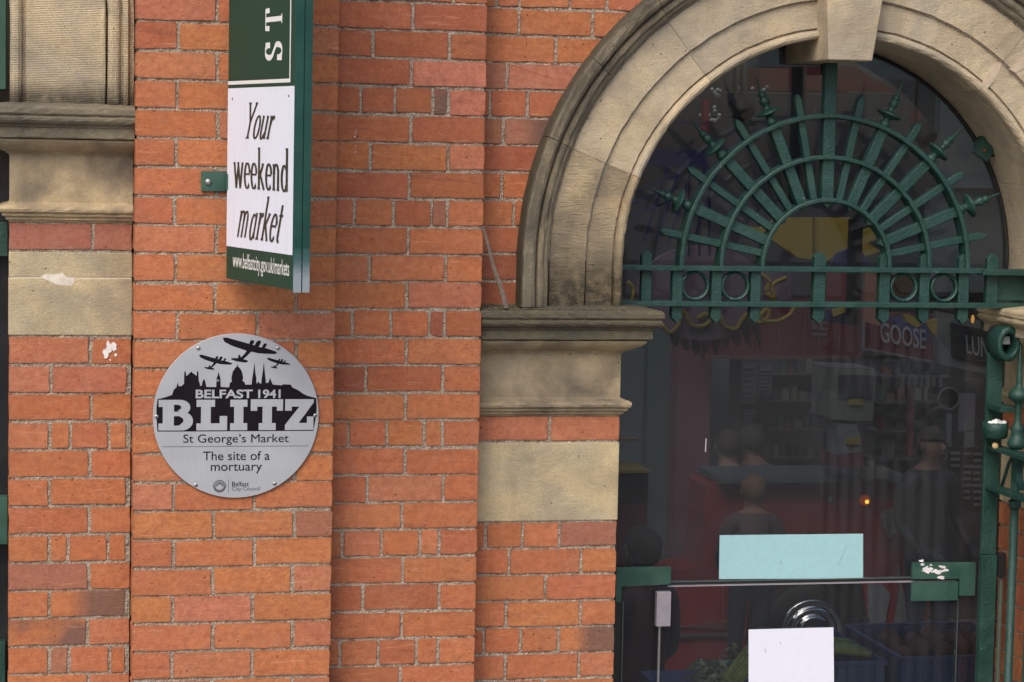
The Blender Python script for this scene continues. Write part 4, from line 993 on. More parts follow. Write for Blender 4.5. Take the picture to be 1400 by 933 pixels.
# ------------------------------------------------------------------ ground, pavement, road
def struct(name, mb, mat): return tag(mb.build(name, mat, None, loc=(0, 0, 0)), kind='structure')
struct('ground', MB().add([(-150, -150, -.13), (150, -150, -.13), (150, 150, -.13), (-150, 150, -.13)], [[0, 1, 2, 3]]), m_plain('dark_earth', (.10, .095, .085), .95))
struct('road', MB().box(-60, 60, -11.5, -3.02, -.2, -.115), m_plain('asphalt', (.05, .05, .052), .9, 0, .3, .6, 200))
struct('kerb', MB().box(-60, 60, -3.0, -2.86, -.2, .0, .01), m_plain('granite_kerb', (.28, .27, .26), .8, 0, .2, .3, 120))
struct('pavement', MB().box(-60, 60, -2.85, .62, -.2, -.004), m_plain('paving', (.24, .23, .21), .85, 0, .18, .3, 30))

# ------------------------------------------------------------------ market hall interior
hall = empty('market_hall', (5, 6, 0), 'dim market hall room behind the large arched window', 'hall'); hall['_wl'] = (5, 6, 0)
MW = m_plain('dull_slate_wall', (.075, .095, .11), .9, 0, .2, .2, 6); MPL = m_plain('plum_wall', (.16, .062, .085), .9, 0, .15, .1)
struct('floor', MB().box(-2, 16, .63, 16, -.15, 0), m_plain('hall_floor', (.10, .095, .09), .6))
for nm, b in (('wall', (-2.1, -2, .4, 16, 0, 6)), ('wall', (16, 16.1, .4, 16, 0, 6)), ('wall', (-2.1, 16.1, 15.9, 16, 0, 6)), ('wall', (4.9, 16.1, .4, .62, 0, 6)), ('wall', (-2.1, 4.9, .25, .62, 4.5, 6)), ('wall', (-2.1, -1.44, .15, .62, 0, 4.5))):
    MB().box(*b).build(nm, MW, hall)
for i in range(9):   # roof boards with open skylight strips between
    MB().box(-2.1, 16.1, .4+i*1.8,   .4+i*1.8+.95, 6, 6.1).build('roof_board', MW, hall)
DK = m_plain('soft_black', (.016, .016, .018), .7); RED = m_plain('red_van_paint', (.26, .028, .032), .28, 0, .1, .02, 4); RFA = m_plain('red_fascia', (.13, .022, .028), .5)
def pbox(name, x0, y0, x1, y1, Y, d, mat, parent=None, bev=0):
    xm, ym = (x0+x1)/2, (y0+y1)/2
    X0 = at(x0, ym, Y)[0]; X1 = at(x1, ym, Y)[0]; Za = at(xm, y1, Y)[1]; Zb = at(xm, y0, Y)[1]
    return MB().box(X0, X1, Y, Y+d, Za, Zb, bev).build(name, mat, parent)
def ppoly(name, pts, Y, d, mat, parent=None):
    return MB().prism([at(a, b, Y) for a, b in pts], Y, Y+d).build(name, mat, parent)
# panels at the left of the room
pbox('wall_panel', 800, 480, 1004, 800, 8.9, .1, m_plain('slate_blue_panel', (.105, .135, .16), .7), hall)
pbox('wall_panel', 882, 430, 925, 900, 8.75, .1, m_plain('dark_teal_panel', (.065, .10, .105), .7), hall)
pbox('pillar', 922, 470, 968, 900, 8.55, .2, MPL, hall)
pbox('pillar', 1004, 462, 1012, 700, 8.5, .15, DK, hall)
ct = empty('sales_counter', (3.4, 4.5, 0), 'dark red counter with a yellow shelf edge low beside the stone pier inside the window', 'counter'); ct['_wl'] = (3.4, 4.5, 0)
pbox('counter_front', 835, 690, 882, 960, 4.4, .4, RFA, ct); pbox('counter_shelf', 835, 643, 890, 647, 4.4, .3, m_plain('ochre_edge', (.32, .20, .05), .6), ct)
pbox('counter_back', 835, 600, 872, 603, 4.5, .1, m_plain('ochre_edge_far', (.22, .13, .05), .6), ct); pbox('cabinet', 835, 648, 886, 688, 4.42, .3, DK, ct)

# red food van
VY = 7.5
van = empty('food_van', (*[at(1080, 930, VY)[0]], VY, 0), 'dark red vintage van with chrome hubcap and lit amber indicator parked in the hall', 'van'); van['_wl'] = tuple(van.location)
VPB = [(968, 660), (1292, 660), (1296, 700), (1290, 760), (1276, 800), (1258, 912), (1190, 912), (1187, 850), (1178, 790), (1150, 745), (1110, 728), (1070, 735), (1040, 765), (1026, 810), (1020, 870), (1018, 925), (850, 925), (850, 788), (958, 776), (965, 664)]
ppoly('body', VPB, VY, .38, RED, van)
pbox('side_stripe', 846, 868, 1018, 872, VY-.03, .03, m_plain('dull_chrome_trim', (.20, .16, .17), .35, .6), van)
ppoly('body_crease', [(900, 862), (1000, 848), (1016, 862), (930, 858)], VY-.02, .02, m_plain('brown_reflecting_paint', (.17, .07, .05), .3), van)
pbox('door_seam', 988, 790, 989.5, 860, VY-.008, .008, m_plain('dull_red_seam', (.28, .10, .10), .5), van)
ppoly('wheel_arch', [(1018, 925), (1022, 860), (1030, 800), (1044, 762), (1072, 736), (1112, 728), (1150, 742), (1178, 786), (1187, 850), (1188, 925)], VY+.02, .4, DK, van)
wx, wz = at(1106, 862, VY-.05)
tyre = MB().lathe([(.20, 0), (.30, -.01), (.325, .03), (.325, .16), (.30, .2), (.2, .2)], (wx, VY+.10, wz), (0, -1, 0), 40).build('wheel', m_plain('tyre_rubber', (.02, .02, .022), .6), van, True)
MB().lathe([(.215, -.01), (.215, .0), (.205, .012), (.19, .012), (.18, .0), (.165, .004), (.155, .03), (.145, .035), (.135, .02), (.12, .018), (.11, .045), (.09, .055), (.075, .05), (.06, .062), (0, .075)], (wx, VY-.10, wz), (0, -1, 0), 48).build('hubcap', m_plain('chrome', (.62, .63, .65), .10, 1, .05, 0), tyre, True)
pbox('bumper', 1178, 845, 1188, 920, VY-.06, .1, DK, van, .01); pbox('mudguard', 1150, 850, 1187, 920, VY-.05, .06, DK, van)
ppoly('door_panel', [(1187, 800), (1205, 800), (1218, 812), (1206, 870), (1200, 925), (1190, 925)], VY-.02, .03, m_plain('grey_door_panel', (.19, .20, .235), .5), van)
ppoly('door_panel', [(1229, 770), (1233, 800), (1240, 822), (1246, 870), (1248, 925), (1210, 925), (1216, 880), (1224, 830)], VY-.02, .03, m_plain('pale_door_panel', (.23, .215, .225), .5), van)
ppoly('body_edge', [(1222, 790), (1230, 790), (1212, 925), (1204, 925)], VY-.03, .03, RED, van)
ix, iz = at(1182, 684, VY)
MB().lathe([(.036, 0), (.034, .02), (.02, .032), (0, .034)], (ix, VY, iz), (0, -1, 0), 20).build('indicator_lamp', m_emit('amber_lens', (.8, .12, .01), .16), van, True)
MB().lathe([(.013, 0), (.010, .01), (0, .012)], (ix+.004, VY-.034, iz-.006), (0, -1, 0), 12).build('bulb', m_emit('amber_bulb', (1, .40, .03), 3.0), van, True)
lx, lz = at(1135, 683, VY); MB().lathe([(.024, 0), (.022, .02), (0, .03)], (lx, VY, lz), (0, -1, 0), 16).build('side_lamp', m_plain('grey_green_lens', (.09, .12, .12), .3), van, True)
ppoly('mirror', [(1206, 706), (1214, 697), (1228, 698), (1232, 712), (1226, 728), (1216, 737), (1209, 722)], VY-.12, .04, m_plain('mirror_back', (.14, .12, .12), .4), van)
pbox('counter_top', 985, 651, 1240, 660, VY-.12, .5, m_plain('grey_blue_ledge', (.07, .09, .105), .5), van)

# red fascia with the sign boards over the serving hatch
FYY = 8.2
fa = empty('shop_fascia', (at(1100, 455, FYY)[0], FYY, 0), 'long dark red fascia board above the serving hatch inside the window', 'fascia'); fa['_wl'] = tuple(fa.location)
pbox('board', 962, 408, 1180, 487, FYY, .08, RFA, fa); pbox('board_edge', 962, 487, 1280, 491, FYY-.02, .08, m_plain('dull_red_edge', (.12, .05, .05), .6), fa)
for x in (1030, 1064, 1100, 1120, 1148, 1168): pbox('board_joint', x, 425, x+1.2, 487, FYY-.012, .012, m_plain('dusty_red_line', (.16, .07, .075), .6), fa)
def int_text(s, quad, Y, mat, parent, off=.01):
    vs, fs = to_faces_text(s, off); a = np.array(vs); lo, hi = a.min(0), a.max(0); a = (a-lo)/(hi-lo)
    (ax, ay), (bx, by), (cx_, cy_), (dx, dy) = quad   # tl tr br bl
    def P(u, v):
        x = (1-u)*(1-v)*dx+u*(1-v)*cx_+u*v*bx+(1-u)*v*ax; y = (1-u)*(1-v)*dy+u*(1-v)*cy_+u*v*by+(1-u)*v*ay
        X, Z = at(x, y, Y); return (X, Y, Z)
    MB().add([P(u, v) for u, v in a], fs).build('lettering', mat, parent)
PALE = m_plain('faded_white_letters', (.27, .26, .30), .6); PALE2 = m_plain('faint_letters', (.15, .13, .15), .6)
gs = empty('sign_board', (at(1230, 460, FYY)[0], FYY-.1, 0), 'dark red sign board reading GOOSE inside the window', 'sign'); gs['_wl'] = tuple(gs.location)
ppoly('board', [(1180, 425), (1278, 430), (1278, 497), (1180, 478)], FYY-.1, .06, m_plain('deep_red_board', (.11, .02, .026), .5), gs)
ppoly('frame', [(1180, 475), (1278, 494), (1278, 497), (1180, 478)], FYY-.12, .03, PALE2, gs); ppoly('frame', [(1180, 425), (1182.5, 425), (1182.5, 478), (1180, 478)], FYY-.12, .03, PALE2, gs)
int_text('GOOSE', [(1203, 440), (1266, 451), (1266, 478), (1204, 468)], FYY-.115, PALE, gs, .012)
int_text('L', [(1110, 430), (1119, 431), (1120, 451), (1111, 450)], FYY-.014, PALE2, fa); pbox('board_line', 1110, 456, 1130, 459, FYY-.012, .012, PALE2, fa); int_text('E', [(1122, 431), (1131, 432), (1131, 452), (1122, 451)], FYY-.014, PALE2, fa)
ls = empty('sign_board', (at(1320, 460, FYY)[0], FYY-.3, 0), 'black framed sign board with pale capitals LUN beside the red one', 'sign'); ls['_wl'] = tuple(ls.location)
GF = m_plain('grey_frame', (.12, .125, .13), .6)
ppoly('frame', [(1280, 425), (1350, 440), (1350, 512), (1280, 497)], FYY-.28, .05, GF, ls); ppoly('board', [(1302, 442), (1350, 452), (1350, 497), (1302, 486)], FYY-.31, .03, DK, ls)
int_text('LUN', [(1320, 458), (1352, 463), (1352, 490), (1322, 484)], FYY-.33, PALE, ls, .012)
x_, z_ = at(1330, 436, 7.6); tag(MB().lathe([(.005, 0), (.011, .01), (.012, .035), (.006, .052), (0, .055)], (x_, 7.6, z_-.03), (0, 0, 1), 14).build('lamp_bulb', m_emit('warm_lamp', (1, .45, .08), .5), None, True), 'small glowing amber bulb near the right end of the upper rail', 'lamp')
# hatch wall behind, shelves with goods, menu boards
hb = empty('serving_hatch', (at(1100, 560, 9)[0], 9, 0), 'dark serving hatch with shelves of goods between fascia and counter', 'shelving'); hb['_wl'] = tuple(hb.location)
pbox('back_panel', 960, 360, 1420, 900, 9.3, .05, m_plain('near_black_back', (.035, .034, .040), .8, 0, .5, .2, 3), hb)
rr = random.Random(21)
gcols = [(.12, .05, .04), (.05, .06, .075), (.13, .10, .05), (.08, .09, .10), (.10, .02, .02), (.04, .07, .06), (.15, .14, .13)]
gm = [m_plain('packet_tone', c, .6) for c in gcols]
for yy in (512, 548, 588, 626):
    pbox('shelf', 1012, yy, 1128, yy+2.5, 9.0, .3, m_plain('shelf_board', (.06, .05, .045), .7), hb); pbox('shelf', 1200, yy+2, 1300, yy+4.5, 9.0, .3, gm[1], hb)
    x = 1014
    while x < 1295:
        w = rr.uniform(4, 12)
        if not (1126 < x+w and x < 1202) and rr.random() < .72: pbox('packet', x, yy-rr.uniform(8, 24), x+w*.9, yy, 9.02+rr.random()*.1, .1, rr.choice(gm), hb)
        x += w+rr.uniform(0, 5)
for b in ((1014, 497, 1035, 552), (1038, 500, 1056, 540), (1016, 560, 1034, 590)):
    o = pbox('price_board', *b, 8.9, .02, m_plain('chalk_grey', (.09, .095, .105), .7), hb)
    for k in range(6):
        yv = b[1]+5+(b[3]-b[1]-8)*k/6; pbox('print_line', b[0]+2, yv, b[2]-rr.uniform(2, 7), yv+2, 8.885, .01, PALE2, o)
for b in ((1311, 538, 1333, 590), (1320, 588, 1332, 612), (1294, 566, 1301, 606)): pbox('paper_sheet', *b, 7.4, .01, m_plain('grey_sheet', (.125, .13, .16), .8), hb)
mb_ = pbox('menu_board', 1296, 612, 1344, 700, 7.45, .03, DK, hb)
for k in range(9): 
    for x in (1300, 1318, 1331):
        if rr.random() < .85: pbox('print_line', x, 618+k*8.6+(x-1300)*.05, x+rr.uniform(8, 14), 621.5+k*8.6+(x-1300)*.05, 7.43, .01, PALE2, mb_)
x_, z_ = at(1297, 545, 7.4); MB().lathe([(.075, 0), (.075, .01), (.066, .01), (.066, 0)], (x_, 7.4, z_), (0, -1, 0), 24).build('round_badge', PALE2, hb)
for x in (1243, 1246): pbox('red_strip', x, 530, x+3, 625, 8.8, .05, m_plain('dim_red_strip', (.22, .03, .03), .6), hb)
pbox('hook_rail', 1230, 514, 1296, 517, 8.7, .05, GF, hb)
for k in range(7): pbox('hanging_utensil', 1233+k*8.5, 515, 1237+k*8.5, 526+rr.uniform(0, 6), 8.65, .03, GF, hb)
# counter scale
sc_ = empty('counter_scale', (at(1165, 655, 7.2)[0], 7.2, 0), 'pale shop machine with dark screen and yellow labels on a tapered stand', 'machine'); sc_['_wl'] = tuple(sc_.location)
PG = m_plain('pale_grey_case', (.125, .135, .125), .5)
ppoly('housing', [(1135, 503), (1137, 502), (1195, 504), (1197, 507), (1194, 572), (1191, 576), (1138, 574), (1134, 572)], 7.2, .35, PG, sc_)
pbox('screen', 1147, 513, 1194, 544, 7.18, .03, m_plain('dead_screen', (.03, .03, .036), .3), sc_); pbox('label', 1160, 546, 1180, 554, 7.185, .02, m_plain('dull_yellow_label', (.22, .15, .02), .6), sc_)
ppoly('stand', [(1145, 579), (1172, 580), (1180, 618), (1144, 622)], 7.22, .2, m_plain('pale_stand', (.135, .14, .155), .5), sc_); pbox('label', 1158, 599, 1177, 608, 7.2, .02, m_plain('yellow_label', (.24, .16, .02), .6), sc_)
ppoly('base', [(1144, 622), (1180, 618), (1182, 640), (1142, 640)], 7.2, .3, m_plain('dark_red_base', (.10, .02, .03), .5), sc_)
for i, (x, y, w, h) in enumerate(((1179, 640, 12, 16), (1188, 630, 8, 26), (1198, 641, 18, 14))):
    o = pbox('paper_cup', x, y, x+w, y+h, 7.3, .06, m_plain('cream_cup', (.11, .11, .095), .6), None, .006); tag(o, ['short pale cup left of the taller one on the van counter', 'tall narrow pale cup between two cups on the van counter', 'wide pale tub at the right of the cups on the van counter'][i], 'cup')

# people in the hall
def person(px, ptop, Y, label, cloth, hair, skin, facing=0, lean=0, bald=False, sc=1.0, seat=0):
    X, Zt = at(px, ptop, Y); H = min(Zt, 1.85); sc = H/1.72; b = bpy.data.meshes.new('person')
    c, s_ = math.cos(facing), math.sin(facing)
    def L(x, y, z): return (x*c-y*s_, x*s_+y*c, z)
    J = {'pel': (0, 0, .93), 'wai': (0, .01, 1.08), 'che': (0, .02+lean*.3, 1.28), 'nek0': (0, .02+lean*.5, 1.43), 'nek': (0, .0+lean*.7, 1.50), 'he0': (0, -.02+lean*.9, 1.56), 'he1': (0, -.025+lean, 1.63), 'hed': (0, -.02+lean*1.05, 1.675)}
    R = {'pel': .15, 'wai': .135, 'che': .155, 'nek0': .085, 'nek': .055, 'he0': .070, 'he1': .088, 'hed': .062}
    E = [('pel', 'wai'), ('wai', 'che'), ('che', 'nek0'), ('nek0', 'nek'), ('nek', 'he0'), ('he0', 'he1'), ('he1', 'hed')]
    for sd, q in ((1, 'r'), (-1, 'l')):
        J.update({'sh'+q: (sd*.17, .02+lean*.4, 1.40), 'el'+q: (sd*.235, -.0+lean*.3, 1.13), 'wr'+q: (sd*.20, -.17, .98), 'ha'+q: (sd*.17, -.25, .98), 'hi'+q: (sd*.09, 0, .88), 'kn'+q: (sd*.10, -.03, .50), 'an'+q: (sd*.105, .02, .09), 'to'+q: (sd*.12, -.13, .04)})
        R.update({'sh'+q: .075, 'el'+q: .047, 'wr'+q: .032, 'ha'+q: .034, 'hi'+q: .095, 'kn'+q: .062, 'an'+q: .042, 'to'+q: .036})
        E += [('nek0', 'sh'+q), ('sh'+q, 'el'+q), ('el'+q, 'wr'+q), ('wr'+q, 'ha'+q), ('pel', 'hi'+q), ('hi'+q, 'kn'+q), ('kn'+q, 'an'+q), ('an'+q, 'to'+q)]
        for f in range(4):
            k = 'f%d%s' % (f, q); J[k] = (sd*(.185-.022*f), -.315, .965-.004*f); R[k] = .009; J[k+'t'] = (sd*(.18-.02*f), -.345, .935); R[k+'t'] = .007; E += [('ha'+q, k), (k, k+'t')]
        J['th'+q] = (sd*.13, -.27, .985); R['th'+q] = .010; E += [('ha'+q, 'th'+q)]
    names = list(J); b.from_pydata([tuple(v*sc for v in L(*J[n])) for n in names], [(names.index(a), names.index(d)) for a, d in E], [])
    o = bpy.data.objects.new('person', b); COL.objects.link(o); o.location = (X, Y, 0)
    sk = o.modifiers.new('skin', 'SKIN')
    for i, n in enumerate(names): b.skin_vertices[0].data[i].radius = (R[n]*sc, R[n]*sc); b.skin_vertices[0].data[i].use_root = (n == 'pel')
    sub = o.modifiers.new('sub', 'SUBSURF'); sub.levels = 1; sub.render_levels = 2; sk.use_smooth_shade = True
    b.materials.append(m_person('clothes_and_skin', cloth, skin, 1.475*sc)); tag(o, label, 'person')
    hd = Vector(L(*J['he1']))*sc; o['_wl'] = (X, Y, 0)
    def ell(nm, off, rad, mat, keep=lambda v: True):
        mb = MB(); bm = bmesh.new(); bmesh.ops.create_icosphere(bm, subdivisions=3, radius=1)
        kill = [v for v in bm.verts if not keep(v.co)]; bmesh.ops.delete(bm, geom=kill, context='VERTS'); bm.verts.index_update()
        of = Vector(L(*off))
        vs = []
        for v in bm.verts:
            w = v.co*(1+random.uniform(-.05, .05)*(nm == 'hair')); w = Vector(L(w.x*rad[0], w.y*rad[1], w.z*rad[2])); vs.append(Vector((X, Y, 0))+hd+of*sc+w*sc)
        mb.add(vs, [[v.index for v in f.verts] for f in bm.faces]); bm.free(); return mb.build(nm, mat, o, True)
    SM = m_plain('skin_tone', skin, .6)
    if not bald: ell('hair', (0, .018, .022), (.098, .104, .106), m_plain('hair_tone', hair, .8, 0, .3, .6, 90), lambda v: not (v.y < -.25 and v.z < .22) and not (v.y < .1 and v.z < -.1) and v.z > -.75)
    ell('nose', (0, -.108, -.005), (.014, .020, .024), SM); ell('ear', (.088, .0, .0), (.012, .022, .032), SM); ell('ear', (-.088, .0, .0), (.012, .022, .032), SM)
    for q in (-1, 1): ell('eye', (q*.032, -.086, .020), (.010, .006, .005), DK)
    ell('mouth', (0, -.088, -.045), (.026, .010, .006), m_plain('lip_tone', (.20, .06, .05), .6)); return o
person(997, 594, 7.95, 'person with brown hair and blue grey top seen from behind at the counter', (.07, .085, .12), (.035, .018, .010), (.22, .12, .085), math.pi, -.0)
person(1030, 588, 8.05, 'person with brown hair standing just beyond the one in blue grey', (.06, .05, .06), (.028, .016, .010), (.2, .11, .08), math.pi+.3)
person(1030, 655, 6.9, 'person with short sandy hair in a mauve top above the pale blue notice', (.10, .05, .06), (.17, .095, .055), (.27, .125, .080), math.pi-.2, .05)
person(1274, 590, 7.1, 'person in a dark jacket facing the window at the right of the hall', (.022, .024, .028), (.045, .035, .028), (.20, .115, .085), .25)
person(872, 728, 3.6, 'person with dark hair bending low at the left edge of the glass door', (.10, .045, .05), (.045, .035, .03), (.16, .09, .07), math.pi+.5, .04)

# vegetables and crates just inside the door
CB = m_plain('blue_plastic_crate', (.04, .075, .20), .4)
def crate(x0, x1, Y0, Y1, z0, z1, label):
    cr = empty('vegetable_crate', ((x0+x1)/2, (Y0+Y1)/2, z0), label, 'crate', None); cr['_wl'] = tuple(cr.location); t = .012
    for nm, b in (('side', (x0, x1, Y0, Y0+t, z0, z1)), ('side', (x0, x1, Y1-t, Y1, z0, z1)), ('side', (x0, x0+t, Y0+t, Y1-t, z0, z1)), ('side', (x1-t, x1, Y0+t, Y1-t, z0, z1)), ('base', (x0+t, x1-t, Y0+t, Y1-t, z0, z0+t))):
        MB().box(*b).build(nm, CB, cr)
    MB().box(x0-.01, x1+.01, Y0-.01, Y0+.006, z1-.004, z1+.014, .003).box(x0-.01, x0+.008, Y0+.006, Y1, z1-.004, z1+.014, .003).box(x1-.008, x1+.01, Y0+.006, Y1, z1-.004, z1+.014, .003).box(x0+.01, x1-.01, Y1-.006, Y1+.01, z1-.004, z1+.014, .003).build('rim', CB, cr)
    for k in range(int((x1-x0)/.035)): MB().box(x0+.012+k*.035, x0+.018+k*.035, Y0-.006, Y0, z0+.01, z1-.006).build('rib', CB, cr)
    return cr
stnd = empty('display_stand', (3.0, 1.35, 0), 'low wooden display stand under the vegetable crates inside the door', 'stand'); stnd['_wl'] = (3.0, 1.35, 0)
MB().box(2.15, 3.9, 1.0, 1.9, 1.28, 1.32).build('table_top', M['wood'], stnd)
for x, y in ((2.2, 1.05), (3.85, 1.05), (2.2, 1.85), (3.85, 1.85)): MB().box(x-.03, x+.03, y-.03, y+.03, 0, 1.28).build('leg', M['wood'], stnd)
crate(2.78, 3.08, 1.10, 1.70, 1.325, 1.575, 'blue plastic crate of long green vegetables behind the white notice')
crate(3.11, 3.62, 1.02, 1.60, 1.325, 1.605, 'blue plastic crate of dark roots at the right of the door')
GV = m_plain('leek_green', (.28, .36, .09), .5, 0, .4, .3, 25)
rr = random.Random(9)
for i in range(5):
    y = 1.20+i*.055; MB().tube([(2.82, y, 1.585), (2.93, y+.01, 1.60+rr.uniform(0, .02)), (3.06, y, 1.59)], [.014, .019, .012], 8).build('cucumber', GV, None, True)
    tag(bpy.context.scene.objects[-1] if 0 else COL.objects[-1], 'long green vegetable lying in the blue crate nearer the white notice', 'vegetable', 'long green vegetables in the left crate')
for i in range(12):
    x, y = 3.15+.42*((i*37) % 12)/12, 1.12+.38*((i*17) % 12)/12; r = rr.uniform(.030, .045)
    o = MB().lathe([(0, -r), (r*.6, -r*.8), (r, 0), (r*.8, r*.6), (r*.3, r), (0, r*1.05)], (x, y, 1.60), (rr.uniform(-.4, .4), rr.uniform(-.4, .4), 1), 12).build('beetroot', m_plain('beet_brown', (.13, .05, .045), .7), None, True)
    tag(o, 'round reddish root vegetable in the blue crate at the right of the door', 'vegetable', 'round roots in the right crate')
def leafy(cx, cy, cz, n, spread, h, label, cols, name='leafy_greens'):
    gl = empty(name, (cx, cy, cz), label, 'vegetable'); gl['_wl'] = (cx, cy, cz); mats = [m_plain('leaf_tone', c, .5, 0, .35, .2, 60) for c in cols]
    rr = random.Random(int(cx*100))
    for i in range(n):
        a = rr.uniform(0, 6.283); ln = rr.uniform(.6, 1)*spread; w = rr.uniform(.010, .020); e = rr.uniform(.1, 1); vs = []; fs = []; k = 7
        for j in range(k+1):
            t = j/k; r = ln*t; z = h*e*math.sin(t*2.3)*1.1; ww = w*math.sin(math.pi*min(1, .15+t*.85))*(1+.5*math.sin(j*2.4+i))
            p = Vector((cx+r*math.cos(a), cy+r*math.sin(a)*.6, cz+z)); q = Vector((-math.sin(a), math.cos(a), .3))*ww
            vs += [p-q, p+Vector((0, 0, .004)), p+q]
        for j in range(k): fs += [[3*j, 3*j+1, 3*j+4, 3*j+3], [3*j+1, 3*j+2, 3*j+5, 3*j+4]]
        o = MB().add(vs, fs).build('leaf', mats[i % len(mats)], gl, True); sl_ = o.modifiers.new('t', 'SOLIDIFY'); sl_.thickness = .0012
    return gl
lx, lz = at(975, 918, 1.2)
G1, G2, G3 = (.30, .42, .20), (.50, .55, .33), (.38, .30, .15)
leafy(lx, 1.2, lz-.05, 64, .125, .085, 'bunch of pale green curly leaves left of the white notice', [G1, G2, (.07, .12, .06)])
lx2, lz2 = at(1010, 900, 1.35); leafy(lx2, 1.35, lz2-.03, 30, .09, .07, 'brownish leafy tops behind the pale green leaves', [G3, (.12, .09, .05)])
mb = MB()
cel = empty('celery_bunch', (lx2, 1.18, lz2-.1), 'bunch of green stalks slanting up behind the white notice', 'vegetable'); cel['_wl'] = tuple(cel.location)
for i in range(6):
    a = at(985+i*5, 935, 1.15+i*.01); b = at(1024+i*3, 880+i*5, 1.15+i*.01); y = 1.15+i*.01
    MB().tube([(a[0], y, a[1]), ((a[0]+b[0])/2, y-.005, (a[1]+b[1])/2+.004), (b[0], y, b[1])], [.008, .009, .006], 8).build('stalk', GV, cel, True)
tb = empty('veg_box', (lx, 1.25, 1.30), 'dark box on a stand holding the leafy greens by the door', 'box'); tb['_wl'] = tuple(tb.location)
MB().box(lx-.20, lx+.28, 1.08, 1.48, 1.30, lz-.055, .005).build('tray', CB, tb)
MB().box(lx-.18, lx+.26, 1.10, 1.46, 0, 1.30).build('plinth', DK, tb)
lx3, lz3 = at(1330, 880, 1.5); leafy(lx3, 1.5, lz3-.05, 26, .10, .11, 'dull green leaves on the right crate behind the gate post', [(.06, .09, .03), (.10, .10, .04)])

# painted and hanging decorations seen through the fanlight
YB = 4.6
YL = m_plain('mustard_paint', (.42, .29, .04), .6); PU = m_plain('dusty_purple', (.22, .15, .21), .7); BL = m_plain('deep_blue_paint', (.035, .04, .15), .6); SAL = m_plain('salmon_paint', (.40, .17, .12), .7); RD = m_plain('dull_red_paint', (.22, .030, .040), .6)
de = empty('painted_sign', (at(1000, 430, YB)[0], YB, 2), 'hanging fairground style sign with yellow script on dusty purple over scalloped salmon petals', 'sign'); de['_wl'] = tuple(de.location)
ppoly('panel', [(905+70*1, 0)] if 0 else [(960+88*math.cos(math.radians(a)), 398+ (68 if a < 180 else 62)*math.sin(math.radians(a))) for a in range(0, 360, 10)], YB, .04, PU, de)
for i in range(9):
    x = 915+i*14; ppoly('petal', [(x, 440), (x+13, 440), (x+14, 470+10*math.sin(i)), (x+9, 492-6*abs(i-3)), (x+3, 480-5*abs(i-3))], YB+.05+.003*i, .02, SAL if i % 2 else m_plain('brown_paint', (.16, .06, .05), .7), de)
def script(name, pts, w, Y, mat, parent):
    P = [at(a, b, Y) for a, b in pts]; n = len(P); Q = []
    for i in range(n*6-5):
        t = i/6; k = min(int(t), n-2); f_ = t-k; p = [Vector(P[max(0, min(n-1, k+d))]) for d in (-1, 0, 1, 2)]
        Q.append(.5*((2*p[1])+(p[2]-p[0])*f_+(2*p[0]-5*p[1]+4*p[2]-p[3])*f_*f_+(3*p[1]-p[0]-3*p[2]+p[3])*f_**3))
    MB().tube([(q.x, Y, q.y) for q in Q], w, 6).build(name, mat, parent, True)
script('script_stroke', [(906, 445), (916, 455), (930, 440), (926, 424), (938, 430), (945, 444), (962, 446), (972, 436), (964, 430), (954, 436)], .0125, YB-.02, YL, de)
script('script_stroke', [(985, 430), (990, 446), (1006, 450), (1014, 438), (1022, 430), (1028, 440), (1044, 440), (1052, 428), (1046, 424), (1040, 436), (1060, 440), (1078, 432), (1086, 420)], .0125, YB-.02, YL, de)
script('script_stroke', [(1040, 375), (1052, 385), (1048, 400), (1060, 410), (1056, 390), (1075, 380)], .012, YB-.02, YL, de)
script('script_stroke', [(858, 385), (866, 395), (864, 412)], .010, YB-.02, YL, de)
pn = empty('hanging_shape', (at(1100, 330, 5.0)[0], 5.0, 2.6), 'large mustard painted shape hanging behind the sunburst grille', 'panel'); pn['_wl'] = tuple(pn.location)
ppoly('panel', [(1008, 306), (1040, 312), (1066, 298), (1165, 298), (1170, 322), (1158, 345), (1128, 358), (1090, 352), (1052, 326), (1020, 316)], 5.0, .04, YL, pn)
ppoly('fold', [(1112, 298), (1114, 298), (1114, 345), (1112, 345)], 4.98, .02, m_plain('dark_mustard', (.20, .14, .02), .6), pn)
ppoly('panel_edge', [(1172, 318), (1190, 312), (1200, 326), (1186, 332), (1204, 344), (1180, 352), (1168, 340)], 5.0, .03, YL, pn)
for nm, pts, mt, lb in (('blue_shape', [(1128, 424), (1160, 412), (1172, 424), (1168, 446), (1140, 442), (1126, 436)], BL, 'blue cut out shape with a yellow stroke above the red fascia'), ('blue_shape', [(1212, 436), (1240, 430), (1272, 440), (1280, 452), (1262, 470), (1240, 452)], BL, 'blue cut out shape crossing the word GOOSE'),
                        ('red_shape', [(1132, 372), (1166, 372), (1168, 410), (1130, 412)], RD, 'dull red cut out square behind the middle of the rails'), ('salmon_shape', [(1184, 372), (1202, 370), (1204, 446), (1182, 440)], SAL, 'salmon cut out strip behind the rails'),
                        ('blue_shape', [(1144, 348), (1160, 340), (1180, 346), (1188, 362), (1150, 366), (1138, 358)], BL, 'blue lozenge just above the top rail'), ('purple_shape', [(1040, 368), (1082, 366), (1082, 410), (1036, 414)], PU, 'purple cut out square behind the left rings')):
    tag(ppoly(nm, pts, 8.092 if 'GOOSE' in lb else 4.7, .005 if 'GOOSE' in lb else .03, mt), lb, 'decoration')
